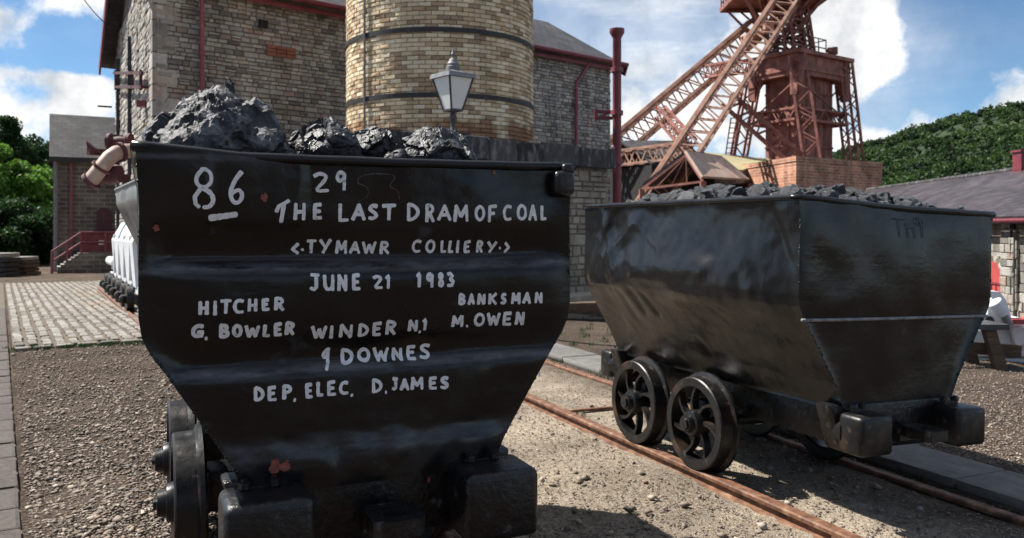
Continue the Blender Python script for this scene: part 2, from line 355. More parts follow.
M['roof_moss'] = material('mossy_sheet_roof', [(.3, (.34, .30, .16)), (.7, (.48, .42, .26))], scale=1.2, rough=(.7, .9))
M['slate'] = brickmat('slate_roof', (.055, .052, .057), (.088, .083, .088), (.035, .033, .035), .3, .2, .012, .6)
M['slate_purple'] = brickmat('purple_slate_roof', (.050, .040, .044), (.085, .070, .075), (.027, .022, .024), .32, .2, .012, .5)
M['brick_red'] = brickmat('red_brick', (.56, .245, .15), (.33, .14, .085), (.46, .36, .28), .42, .15, .02, .9)
M['far_stone'] = brickmat('far_stonework', (.20, .165, .135), (.115, .098, .085), (.27, .24, .20), .42, .16, .02, .95)
M['cream_pipe'] = material('cream_pipe_paint', [(.3, (.28, .16, .12)), (.7, (.50, .36, .28))], scale=4, rough=(.45, .6))
M['white_metal'] = material('white_machine_paint', [(.3, (.62, .63, .64)), (.7, (.82, .83, .84))], scale=4, rough=(.4, .6), bump=.1, bscale=15, spots=[(4, .63, (.35, .33, .30), .12)])
M['timber'] = material('dark_timber', [(.3, (.05, .03, .018)), (.7, (.14, .085, .05))], scale=8, rough=(.7, .9), bump=.3, bscale=30, stretch=(1, 1, 6))
M['baulk'] = material('weathered_baulk', [(.3, (.14, .13, .115)), (.7, (.36, .34, .30))], scale=5, rough=(.8, .95), bump=.4, bscale=30)
M['slab'] = material('grey_slab', [(.3, (.08, .076, .071)), (.55, (.15, .142, .132)), (.8, (.24, .228, .212))], scale=5, rough=(.7, .9), bump=.5, bscale=30, dist=.01, island=.3,
                     isl_cols=[(0, (.09, .086, .081)), (.5, (.15, .142, .133)), (1, (.21, .2, .187))])
M['kerb'] = material('worn_paviour', [(.3, (.04, .031, .027)), (.7, (.11, .09, .077))], scale=8, rough=(.8, .95), bump=.6, bscale=40, dist=.01, island=.35,
                     isl_cols=[(0, (.05, .039, .034)), (.6, (.10, .08, .07)), (1, (.075, .066, .06))])
M['sett'] = material('granite_sett', [(.3, (.08, .07, .058)), (.5, (.17, .152, .13)), (.7, (.27, .248, .215))], scale=10, rough=(.6, .9), bump=.5, bscale=60, dist=.01, island=.7,
                     isl_cols=[(0, (.08, .068, .055)), (.3, (.22, .20, .172)), (.6, (.33, .305, .268)), (.85, (.15, .13, .105)), (1, (.26, .23, .195))], spots=[(1.2, .55, (.24, .17, .11), .15)])
M['dirt'] = material('joint_dirt', [(.3, (.06, .048, .036)), (.7, (.15, .12, .085))], scale=9, rough=(.9, 1))
M['pebble'] = material('gravel_stones', [(.3, (.24, .19, .15)), (.7, (.46, .39, .32))], scale=20, rough=(.75, .95), island=.7,
                     isl_cols=[(0, (.035, .027, .021)), (.35, (.12, .088, .066)), (.6, (.22, .165, .125)), (.8, (.17, .14, .115)), (.95, (.46, .39, .32)), (1, (.17, .085, .055))])
M['lamp_metal'] = material('dark_lamp_metal', [(.3, (.03, .03, .033)), (.7, (.075, .075, .08))], scale=12, rough=(.4, .6))
M['lamp_hood'] = material('grey_lamp_hood', [(.3, (.16, .165, .17)), (.7, (.30, .305, .31))], scale=12, rough=(.35, .5))
M['lead'] = material('lead_grey', [(.3, (.12, .12, .125)), (.7, (.22, .22, .225))], scale=12, rough=(.5, .7))
M['bark'] = material('bark', [(.3, (.05, .04, .03)), (.7, (.13, .10, .08))], scale=12, rough=(.9, 1), bump=.5, bscale=30)
M['wire'] = material('black_wire', [(.3, (.01, .01, .01)), (.7, (.02, .02, .02))], rough=(.6, .7))
M['dark_in'] = material('dark_interior', [(.3, (.012, .011, .011)), (.7, (.03, .027, .025))], rough=(.9, 1))
M['sign_white'] = material('white_notice', [(.3, (.7, .7, .7)), (.7, (.8, .8, .8))], rough=(.6, .7))
def leafmat(name, cols):
    m = material(name, [(.3, cols[0]), (.7, cols[1])], scale=.5, rough=(.5, .7), island=.6, isl_cols=[(0, cols[0]), (.6, cols[1]), (1, cols[2])], spec=.3)
    nt = m.node_tree; b = nt.nodes['Principled BSDF']; t = nt.nodes.new('ShaderNodeBsdfTranslucent'); x = nt.nodes.new('ShaderNodeMixShader'); x.inputs[0].default_value = .4
    nt.links.new(b.inputs['Base Color'].links[0].from_socket, t.inputs[0]); nt.links.new(b.outputs[0], x.inputs[1]); nt.links.new(t.outputs[0], x.inputs[2]); nt.links.new(x.outputs[0], nt.nodes['Material Output'].inputs[0])
    return m
M['leaf_bright'] = leafmat('bright_leaves', [(.06, .14, .02), (.14, .28, .04), (.22, .40, .07)])
M['leaf_dark'] = leafmat('dark_leaves', [(.016, .04, .012), (.03, .07, .018), (.05, .10, .028)])
M['leaf_hill'] = leafmat('hill_leaves', [(.009, .022, .008), (.018, .038, .012), (.03, .055, .017)])
M['leaf_hill_mid'] = leafmat('mid_hill_leaves', [(.018, .042, .012), (.036, .074, .019), (.055, .10, .028)])
M['leaf_hill_pale'] = leafmat('pale_hill_leaves', [(.035, .07, .018), (.065, .115, .03), (.10, .155, .045)])
def glassmat():
    m = bpy.data.materials.new('frosted_lamp_glass'); m.use_nodes = True; b = m.node_tree.nodes['Principled BSDF']
    b.inputs['Base Color'].default_value = (.9, .93, .93, 1); b.inputs['Roughness'].default_value = .35
    b.inputs['Transmission Weight'].default_value = .2; b.inputs['IOR'].default_value = 1.3; b.inputs['Specular IOR Level'].default_value = .5
    return m
M['glass'] = glassmat()
def groundmat():
    m = bpy.data.materials.new('gravel_yard'); m.use_nodes = True; nt = m.node_tree; N = nt.nodes; L = nt.links; b = N['Principled BSDF']; b.inputs['Roughness'].default_value = .95
    b.inputs['Specular IOR Level'].default_value = .2
    geo = N.new('ShaderNodeNewGeometry'); P = geo.outputs['Position']
    def nz(s, d=8, r=.65):
        n = N.new('ShaderNodeTexNoise'); n.inputs['Scale'].default_value = s; n.inputs['Detail'].default_value = d; n.inputs['Roughness'].default_value = r; L.new(P, n.inputs['Vector']); return n.outputs[0]
    def ramp(f, cs):
        r = N.new('ShaderNodeValToRGB'); e = r.color_ramp.elements
        while len(e) < len(cs): e.new(.5)
        for i, (p, c) in enumerate(cs): e[i].position = p; e[i].color = (*c, 1)
        L.new(f, r.inputs[0]); return r.outputs[0]
    fine = ramp(nz(55, 6, .7), [(.34, (.018, .013, .010)), (.46, (.085, .062, .045)), (.57, (.17, .125, .092)), (.72, (.36, .29, .225))])
    sand = ramp(nz(40, 8, .7), [(.32, (.15, .11, .075)), (.45, (.50, .405, .305)), (.66, (.72, .62, .49))])
    # sandier, paler ground lies between the two tracks, browner grit on the left and right
    sp = N.new('ShaderNodeSeparateXYZ'); L.new(P, sp.inputs[0])
    def mth(op, a, bb=None, cl=False):
        n = N.new('ShaderNodeMath'); n.operation = op; n.use_clamp = cl
        for i, x in enumerate((a, bb)):
            if x is None: continue
            if isinstance(x, (int, float)): n.inputs[i].default_value = x
            else: L.new(x, n.inputs[i])
        return n.outputs[0]
    lat = mth('ADD', mth('MULTIPLY', sp.outputs[0], CT), mth('MULTIPLY', sp.outputs[1], ST))
    lat = mth('ADD', lat, mth('MULTIPLY', mth('SUBTRACT', nz(1.3, 4), .5), 1.2))
    a1 = N.new('ShaderNodeMapRange'); a1.inputs[1].default_value = .6; a1.inputs[2].default_value = 1.2; L.new(lat, a1.inputs[0])
    a2 = N.new('ShaderNodeMapRange'); a2.inputs[1].default_value = 3.6; a2.inputs[2].default_value = 2.9; L.new(lat, a2.inputs[0])
    fac = mth('MULTIPLY', mth('MULTIPLY', a1.outputs[0], a2.outputs[0]), mth('ADD', .45, nz(2.5, 5)), True)
    yf = N.new('ShaderNodeMapRange'); yf.inputs[1].default_value = 1.6; yf.inputs[2].default_value = 3.0; L.new(sp.outputs[1], yf.inputs[0]); fac = mth('MULTIPLY', fac, yf.outputs[0])
    mx = N.new('ShaderNodeMix'); mx.data_type = 'RGBA'; L.new(fac, mx.inputs['Factor']); L.new(fine, mx.inputs['A']); L.new(sand, mx.inputs['B'])
    big = N.new('ShaderNodeMapRange'); L.new(nz(.9, 9), big.inputs[0]); big.inputs[1].default_value = .32; big.inputs[2].default_value = .64; big.inputs[3].default_value = .5; big.inputs[4].default_value = 1.25
    vs = N.new('ShaderNodeVectorMath'); vs.operation = 'SCALE'; L.new(mx.outputs['Result'], vs.inputs[0]); L.new(big.outputs[0], vs.inputs['Scale'])
    L.new(vs.outputs[0], b.inputs['Base Color'])
    bp = N.new('ShaderNodeBump'); bp.inputs['Strength'].default_value = 1; bp.inputs['Distance'].default_value = .05
    L.new(nz(48, 8, .75), bp.inputs['Height']); L.new(bp.outputs[0], b.inputs['Normal'])
    return m
M['ground'] = groundmat()
M['terrain'] = material('hill_turf', [(.3, (.012, .026, .009)), (.6, (.028, .05, .016)), (.8, (.12, .125, .06))], scale=.05, rough=(.9, 1))

def damp_runs(m, lo):
    # rain and soot have run down the wall: a stretched noise standing on the surface itself
    N = m.node_tree.nodes; L = m.node_tree.links; b = N['Principled BSDF']; src = b.inputs['Base Color'].links[0].from_socket
    g = N.new('ShaderNodeNewGeometry'); mp = N.new('ShaderNodeMapping'); mp.inputs['Scale'].default_value = (1.7, 1.7, .22); L.new(g.outputs['Position'], mp.inputs[0])
    n = N.new('ShaderNodeTexNoise'); n.inputs['Scale'].default_value = 1.2; n.inputs['Detail'].default_value = 8; n.inputs['Roughness'].default_value = .62; L.new(mp.outputs[0], n.inputs['Vector'])
    r = N.new('ShaderNodeMapRange'); r.inputs[1].default_value = .36; r.inputs[2].default_value = .62; r.inputs[3].default_value = lo; r.inputs[4].default_value = 1.15; L.new(n.outputs[0], r.inputs[0])
    v = N.new('ShaderNodeVectorMath'); v.operation = 'SCALE'; L.new(src, v.inputs[0]); L.new(r.outputs[0], v.inputs['Scale']); L.new(v.outputs[0], b.inputs['Base Color'])
for k_, lo_ in (('stone', .65), ('mortar', .65), ('brick_cream', .82), ('brick_joint', .7), ('pale_stone', .8), ('steel_red', .7), ('steel_pale', .75), ('brick_red', .75), ('pipe_red', .7)): damp_runs(M[k_], lo_)

def box_uv(me, sx=1, sy=1):
    """UVs in metres, along the wall and up it (or up the slope of a roof)"""
    uvl = me.uv_layers.new(name='UVMap')
    for p in me.polygons:
        n = p.normal; t = Vector((-n.y, n.x, 0))
        t = Vector((1, 0, 0)) if t.length < .05 else t.normalized()
        b = n.cross(t).normalized()
        for li in p.loop_indices:
            co = me.vertices[me.loops[li].vertex_index].co
            uvl.data[li].uv = (co.dot(t) * sx, co.dot(b) * sy)

# ------------------------------------------------------------------ ground
def axis_pts(lo, hi, step, far_lo, far_hi):
    a = list(np.arange(lo, hi, step)); x, s = hi, step
    while x < far_hi: a.append(x); s *= 1.22; x += s
    a.append(far_hi); x, s = lo, step; pre = []
    while x > far_lo:
        s *= 1.22; x -= s; pre.append(max(x, far_lo))
    return sorted(set(pre)) + a
def make_ground():
    xs = axis_pts(-5, 6, .05, -700, 900); ys = axis_pts(2.2, 9.5, .05, -30, 1500)
    v = []
    for x in xs:
        for y in ys:
            z = gz(x, y)
            if 1 < y < 14 and -8 < x < 10:
                q = Vector((x, y, 0)); z += -.004 + .010 * noise.noise(q * 1.7) + .006 * noise.noise(q * 7) + .004 * noise.noise(q * 19)
            v.append((x, y, z))
    ny = len(ys); f = [(i * ny + j, (i + 1) * ny + j, (i + 1) * ny + j + 1, i * ny + j + 1) for i in range(len(xs) - 1) for j in range(ny - 1)]
    mb = MB(); mb.v = v; mb.f = f
    o = mb.build('ground', M['ground'], smooth=True, fix=False); tag(o, kind='structure')
make_ground()

def make_gravel():
    rng = np.random.default_rng(5)
    T = np.array([(1, 0, 0), (-1, 0, 0), (0, 1, 0), (0, -1, 0), (0, 0, 1), (0, 0, -1), (.62, .62, .5), (-.62, -.6, .45)], float)
    TF = np.array([(0, 6, 4), (0, 2, 6), (2, 4, 6), (2, 1, 4), (1, 7, 4), (1, 3, 7), (3, 4, 7), (3, 0, 4), (2, 0, 5), (1, 2, 5), (3, 1, 5), (0, 3, 5)])
    V = []; n_ = 0
    P = []
    def scatter(n, x0, x1, y0, y1, s0, s1, pw=2.5):
        y = y0 * (y1 / y0) ** rng.random(n); x = (x0 + (x1 - x0) * rng.random(n)) * y          # x range given as tangent of the view angle
        s = s0 + (s1 - s0) * rng.random(n) ** pw
        for a, b, c in zip(x, y, s): P.append((a, b, c))
    scatter(22000, -.66, -.36, 3.2, 9.2, .0025, .008, 2)
    scatter(6500, -.66, -.36, 3.2, 9.2, .007, .017, 2)
    scatter(160, -.66, -.36, 3.2, 7, .014, .026, 2)
    scatter(30000, -.1, .7, 3.1, 7.5, .002, .007, 2)
    scatter(420, -.1, .5, 3.2, 6, .008, .022, 3)
    scatter(26, .05, .45, 3.4, 5, .016, .03, 1)
    scatter(12000, .3, .68, 4.5, 12, .004, .012, 2)
    for (x, y, s) in P:
        lat = x * CT + y * ST
        if 3.58 < lat < 4.05 or abs(lat - 2.57) < .07 or abs(lat - 3.47) < .06: continue
        kx = (x + 2.02) * .849 + (y - 3.4) * .528                        # keep off the paved strip
        if kx < .03 and x < -1: continue
        if x < -2 and (x + 5.26) * .528 * -1 + (y - 8.65) * .849 > -.02: continue
        t = (T + .22 * rng.standard_normal(T.shape)) * (s * (.6 + .7 * rng.random(3)) * np.array([1.1, 1.1, .6]))
        a = rng.random() * 6.28; ca, sa = math.cos(a), math.sin(a)
        q = np.empty_like(t); q[:, 0] = t[:, 0] * ca - t[:, 1] * sa; q[:, 1] = t[:, 0] * sa + t[:, 1] * ca; q[:, 2] = t[:, 2]
        q += np.array([x, y, gz(x, y) + s * .25]); V.append(q)
    n = len(V); V = np.concatenate(V); Fs = (TF[None] + (np.arange(n) * len(T))[:, None, None]).reshape(-1, 3)
    me = bpy.data.meshes.new('gravel'); me.vertices.add(len(V)); me.vertices.foreach_set('co', V.ravel())
    me.loops.add(Fs.size); me.loops.foreach_set('vertex_index', Fs.ravel()); me.polygons.add(len(Fs)); me.polygons.foreach_set('loop_start', np.arange(0, Fs.size, 3))
    me.update(calc_edges=True); me.materials.append(M['pebble'])
    tag(link('gravel', me), 'loose brown and beige gravel scattered over the yard', 'gravel', kind='stuff')
make_gravel()

# ------------------------------------------------------------------ piece work: stones, bricks, setts
rnd = random.Random(11)
def piece_mesh(name, mat, seed, bev=.12, wob=.06):
    """unit stone: x 0..1 along, z 0..1 up, face towards -y, back at y = 0"""
    r = random.Random(seed); j = lambda a: (r.random() - .5) * 2 * a
    back = [(0, 0, 0), (1, 0, 0), (1, 0, 1), (0, 0, 1)]
    mid = [(0 + j(wob) * .4, -.75, 0 + j(wob) * .6), (1 + j(wob) * .4, -.75, 0 + j(wob) * .6), (1 + j(wob) * .4, -.75, 1 + j(wob) * .6), (0 + j(wob) * .4, -.75, 1 + j(wob) * .6)]
    fr = [(bev * .5, -1 + j(.2), bev), (1 - bev * .5, -1 + j(.2), bev), (1 - bev * .5, -1 + j(.2), 1 - bev), (bev * .5, -1 + j(.2), 1 - bev)]
    mb = MB(); mb.add(back + mid + fr, [(8, 9, 10, 11)] + [(a, (a + 1) % 4, 4 + (a + 1) % 4, 4 + a) for a in range(4)] + [(4 + a, 4 + (a + 1) % 4, 8 + (a + 1) % 4, 8 + a) for a in range(4)])
    return mb.mesh(name, mat)
def lay(pieces, name, stuff_name, mat, parent, meshes, limit=300, stuff_label=None):
    """pieces: (origin, along-vector, up-vector, depth, weight). The largest become parts, the rest one mesh."""
    pieces = sorted(pieces, key=lambda p: -p[4]); n = 0
    mb = MB()
    for k, (o, u, w, dep, wt) in enumerate(pieces):
        o, u, w = Vector(o), Vector(u), Vector(w); nrm = u.cross(w).normalized()      # outward
        me = meshes[k % len(meshes)]
        if k < limit:
            ob = link(name, me, parent); ob.matrix_local = Matrix(((u.x, -nrm.x * dep, w.x, o.x), (u.y, -nrm.y * dep, w.y, o.y), (u.z, -nrm.z * dep, w.z, o.z), (0, 0, 0, 1)))
        else:
            base = len(mb.v)
            for v in me.vertices: mb.v.append(tuple(o + u * v.co.x - nrm * dep * v.co.y + w * v.co.z))
            for p in me.polygons: mb.f.append(tuple(base + i for i in p.vertices))
    if mb.v:
        s = mb.build(stuff_name, mat, parent, fix=False); s['kind'] = 'stuff'
def rubble(o, u, length, height, z0=0, hmin=.10, hmax=.19, lmin=.18, lmax=.48, gap=.018, keep=None, seed=1, dep=(.025, .055)):
    """coursed rubble on a wall plane: o base corner, u unit vector along"""
    r = random.Random(seed); out = []; z = z0
    while z < height:
        h = r.uniform(hmin, hmax); x = -r.random() * .2
        while x < length:
            l = r.uniform(lmin, lmax) * (1 if h > (hmin + hmax) / 2 else .85)
            x0, x1 = max(x, 0), min(x + l, length)
            if x1 - x0 > .06 and z + h <= height + .02:
                if r.random() < .16 and h > (hmin + hmax) * .52:
                    parts = [(z, h * .5), (z + h * .5, h * .5)]
                else: parts = [(z, h)]
                for (zz, hh) in parts:
                    p = Vector(o) + u * (x0 + gap / 2) + Vector((0, 0, zz + gap / 2))
                    k = True if keep is None else keep(p + u * (x1 - x0) / 2 + Vector((0, 0, hh / 2)))
                    if k is not None:
                        out.append((p, u * (x1 - x0 - gap), Vector((0, 0, hh - gap)), r.uniform(*dep), (x1 - x0) * hh / max(1, p.y) ** 2 * (1 if k else 1e-6)))
            x += l
        z += h
    return out
def in_view(p, m=12):
    if p.y < .5: return False
    px = 512 + p.x / p.y * F0; py = HY - (p.z - H0) / p.y * F0
    return -m < px < 1024 + m and -m < py < 538 + m
def pxy(p): return 512 + p.x / p.y * F0, HY - (p.z - H0) / p.y * F0
STONES = [piece_mesh('stone', M['stone'], i) for i in range(6)]
PALES = [piece_mesh('stone', M['pale_stone'], i + 20) for i in range(4)]
COPES = [piece_mesh('coping_stone', M['coping'], i + 30, bev=.06, wob=.03) for i in range(4)]
BRICKS = [piece_mesh('brick', M['brick_cream'], i + 40, bev=.08, wob=.03) for i in range(4)]

# ------------------------------------------------------------------ engine house
def roof_slab(mb, pts, th=.10):
    n = (Vector(pts[1]) - Vector(pts[0])).cross(Vector(pts[2]) - Vector(pts[0])).normalized()
    if n.z < 0: n = -n
    mb.prism(pts, -n * th)
def engine_house():
    Rc = Vector((3.09, 26, 0)); u = Vector((.749, .662, 0)).normalized(); Ln = 13.86
    Lc = Rc - u * Ln; g = Vector((-.505, .863, 0)).normalized(); gl = 8.4
    zb, ze, zr = -1.0, 6.58, 8.75
    root = thing('engine_house', 'tall rubble stone engine house with maroon gutters behind the chimney stack', 'building', (Lc.x, Lc.y, 0))
    rel = lambda p: Vector(p) - root.location
    A, B, Cc, D = Lc, Rc, Rc + g * gl, Lc + g * gl
    mb = MB()
    for (p, q) in ((A, B), (B, Cc), (Cc, D), (D, A)):
        if (p, q) in ((B, Cc), (D, A)):
            m = (p + q) / 2
            poly = [(p.x, p.y, zb), (q.x, q.y, zb), (q.x, q.y, ze - .05), (m.x, m.y, zr - .08), (p.x, p.y, ze - .05)]
        else: poly = [(p.x, p.y, zb), (q.x, q.y, zb), (q.x, q.y, ze - .05), (p.x, p.y, ze - .05)]
        inn = Vector((Lc + (Rc - Lc) / 2 + g * gl / 2) - (p + q) / 2); inn.z = 0
        mb.prism([rel(v) for v in poly], inn.normalized() * .45)
    wall = mb.build('wall', M['mortar'], root)
    def vis(p):
        x, y = pxy(p)
        return in_view(p) and y < 215 and not (362 < x < 520)
    ps = rubble(rel(A), u, Ln, ze - .1, .6, seed=3, hmin=.07, hmax=.125, lmin=.13, lmax=.34, keep=lambda p: vis(p + root.location))
    ps += rubble(rel(D), -g, gl, ze + .2, .3, seed=4, hmin=.09, hmax=.18, keep=lambda p: vis(p + root.location))
    lay(ps, 'stone', 'rubble_stonework', M['stone'], wall, STONES, 290)
    # dressed quoins on the corner nearest the yard
    q = MB(); z = .6; k = 0; n1 = Vector((.662, -.749, 0)); n2 = Vector((-.863, -.505, 0))
    while z < ze - .4:
        l1, l2 = (.5, .28) if k % 2 else (.3, .5)
        c = rel(A) + Vector((0, 0, z)); o1 = c + n1 * .05 + n2 * .06
        q.prism([o1, o1 + u * l1, o1 + u * l1 - n1 * .2, o1 + g * l2 + u * .2, o1 + g * l2], (0, 0, .30)); z += .33; k += 1
    q.build('quoin', M['stone'], root)
    # roof, eaves, gutter
    mid = g * gl / 2; ov = u * .45; eo = -g * .35
    rf = MB()
    sl = (zr - ze) / (gl / 2) * .35
    E1, E2 = A - ov + eo, B + ov + eo; R1, R2 = A - ov + mid, B + ov + mid; G1, G2 = D - ov - eo, Cc + ov - eo
    zz = lambda p, z: rel((p.x, p.y, z))
    roof_slab(rf, [zz(E1, ze - sl), zz(E2, ze - sl), zz(R2, zr), zz(R1, zr)]); roof_slab(rf, [zz(R1, zr + .003), zz(R2, zr + .003), zz(G2, ze - sl - .35), zz(G1, ze - sl - .35)])
    o = rf.build('roof', M['slate'], root); box_uv(o.data)
    gt = MB(); off = -g * .46
    gt.tube([zz(A - ov * .5 + off, ze - sl + .0), zz(B + ov * .9 + off, ze - sl + .0)], .065, 10)
    gt.build('gutter', M['red_paint'], root, 40)
    fa = MB(); fa.bar(zz(E1 - eo * .3, ze - sl - .13), zz(E2 - eo * .3, ze - sl - .13), .04, .12); fa.build('fascia', M['red_paint'], root)
    for (e1, r1) in ((G1, R1), (E1, R1), (E2, R2), (G2, R2)):
        ez = ze - sl - (.35 if e1 in (G1, G2) else 0)
        MB().bar(zz(e1, ez - .18), zz(r1, zr - .18), .05, .3).build('bargeboard', M['red_paint'], root)
    # downpipes on the yard front
    for px, yt, yb in ((199.5, -20, 110), (573, 62, 150)):
        k = (px - 512) / F0; t = (Lc.x - k * Lc.y) / (k * u.y - u.x); P = Lc + u * t + n1 * .14
        dp = MB(); top = ze - sl - .12
        if px < 300: dp.tube([rel((P.x, P.y, -.3)), rel((P.x, P.y, top - .1)), rel((P.x + n1.x * .14, P.y + n1.y * .14, top + .05))], .05, 8)
        else: dp.tube([rel((P.x, P.y, -.3)), rel((P.x, P.y, top - .7)), rel((P.x + u.x * .02, P.y, top - .6)), rel((P.x + u.x * .45 + n1.x * .12, P.y + u.y * .45 + n1.y * .12, top))], .05, 8)
        for z in (1.6, 3.3, 4.9): dp.tube([rel((P.x, P.y, z)), rel((P.x, P.y, z + .1))], .075, 8)
        dp.build('downpipe', M['pipe_red'], root, 40)
    # small vent opening and a red brick patch high on the wall
    def onwall(px, py, out=.02):
        k = (px - 512) / F0; t = (Lc.x - k * Lc.y) / (k * u.y - u.x); P = Lc + u * t + n1 * out
        return Vector((P.x, P.y, H0 - (py - HY) / F0 * P.y))
    MW = Matrix.Rotation(math.atan2(u.y, u.x), 3, 'Z')
    v = MB(); v.box(rel(onwall(262, 24, .05)), (.2, .1, .17), MW); v.build('vent', M['dark_in'], root)
    pt = MB()
    for i in range(3):
        for j in range(3): pt.box(rel(onwall(280, 52, .04)) + u * (i - 1) * .235 + Vector((0, 0, (j - 1) * .085)), (.22, .09, .072), MW)
    tag(pt.build('brick_patch', material('patch_brick', [(.3, (.22, .08, .055)), (.7, (.32, .13, .09))], rough=(.8, .9)), root), 'patch of red brick let into the stone wall')
    # gable side: two dark iron stanchions and red brackets
    st = MB(); ng = Vector((-.863, -.505, 0))
    for px in (121, 133):
        k = (px - 512) / F0; t = (Lc.x - k * Lc.y) / (k * g.y - g.x); P = Lc + g * t + ng * .07
        o = MB().box(rel((P.x, P.y, 2.8)), (.08, .08, 6.4)); o.build('stanchion', M['iron_band'], root)
    br = MB()
    for py, x0, x1 in ((73, 120, 150), (87, 122, 150)):
        pts = []
        for px in (x0, x1):
            k = (px - 512) / F0; t = (Lc.x - k * Lc.y) / (k * g.y - g.x); P = Lc + g * t + ng * .16; pts.append(rel((P.x, P.y, H0 - (py - HY) / F0 * P.y)))
        br.bar(pts[0], pts[1], .05, .07)
    for px in (122, 140, 149):
        k = (px - 512) / F0; t = (Lc.x - k * Lc.y) / (k * g.y - g.x); P = Lc + g * t + ng * .16
        br.bar(rel((P.x, P.y, H0 + 158 / F0 * P.y)), rel((P.x, P.y, H0 + 138 / F0 * P.y)), .05)
        br.bar(rel((P.x, P.y, H0 + 141 / F0 * P.y)), rel((P.x - ng.x * .3, P.y - ng.y * .3, H0 + 141 / F0 * P.y)), .05)
    br.build('bracket_rail', M['maroon_dark'], root)
    k = (148 - 512) / F0; t = (Lc.x - k * Lc.y) / (k * g.y - g.x); P = Lc + g * t + ng * .1
    MB().box(rel((P.x, P.y, H0 + 124 / F0 * P.y)), (.2, .2, .14)).build('junction_box', M['red_paint'], root)
    k = (112 - 512) / F0; t = (Lc.x - k * Lc.y) / (k * g.y - g.x); P = Lc + g * t
    MB().bar(rel((P.x, P.y, H0 + 121 / F0 * P.y)), rel((P.x - .35, P.y - .2, H0 + 121 / F0 * P.y)), .05).build('iron_peg', M['iron_band'], root)
engine_house()

# ------------------------------------------------------------------ chimney stack
def chimney():
    c = Vector((-1.475, 17, 0)); r = 1.9
    root = thing('chimney_stack', 'round cream firebrick chimney stack with black iron bands', 'chimney', c)
    MB().lathe([(r - .02, -1), (r - .02, 9.5)], n=96).build('core', M['brick_joint'], root, 40)
    ps = []; rr = random.Random(8); h = .082; n = 52; z = .1; row = 0; view = math.atan2(-c.y, -c.x)
    while z < 9.3:
        for i in range(n):
            a0 = 2 * math.pi * (i + (row % 2) * .5) / n; da = 2 * math.pi / n; am = a0 + da / 2
            d = (am - view + math.pi) % (2 * math.pi) - math.pi
            if abs(d) > R(100): continue
            p = Vector((math.cos(am), math.sin(am), 0)); t = Vector((-p.y, p.x, 0)); w = 2 * r * math.sin(da / 2)
            g = .010
            o = p * r * math.cos(da / 2) - t * (w / 2 - g / 2) + Vector((0, 0, z + g / 2)) - p * .02
            P = c + o
            ps.append((o, t * (w - g), Vector((0, 0, h - g)), rr.uniform(.028, .038), math.cos(d) + (.5 if P.z > 3 else 0) if in_view(P) and P.z > 2.9 else -9))
        z += h; row += 1
    lay(ps, 'brick', 'brickwork', M['brick_cream'], root, BRICKS, 280)
    for zc in (3.72, 4.92, 6.25, 7.6):
        MB().lathe([(r + .012, zc - .045), (r + .032, zc - .045), (r + .032, zc + .045), (r + .012, zc + .045)], n=96, close=True).build('iron_band', M['iron_band'], root, 40)
    # thin lightning conductor on the left flank
    a = view - R(47); p = Vector((math.cos(a), math.sin(a), 0)) * (r + .05)
    MB().tube([p + Vector((0, 0, .2)), p + Vector((0, 0, 9.4))], .022, 8).build('lightning_conductor', M['lead'], root, 40)
chimney()

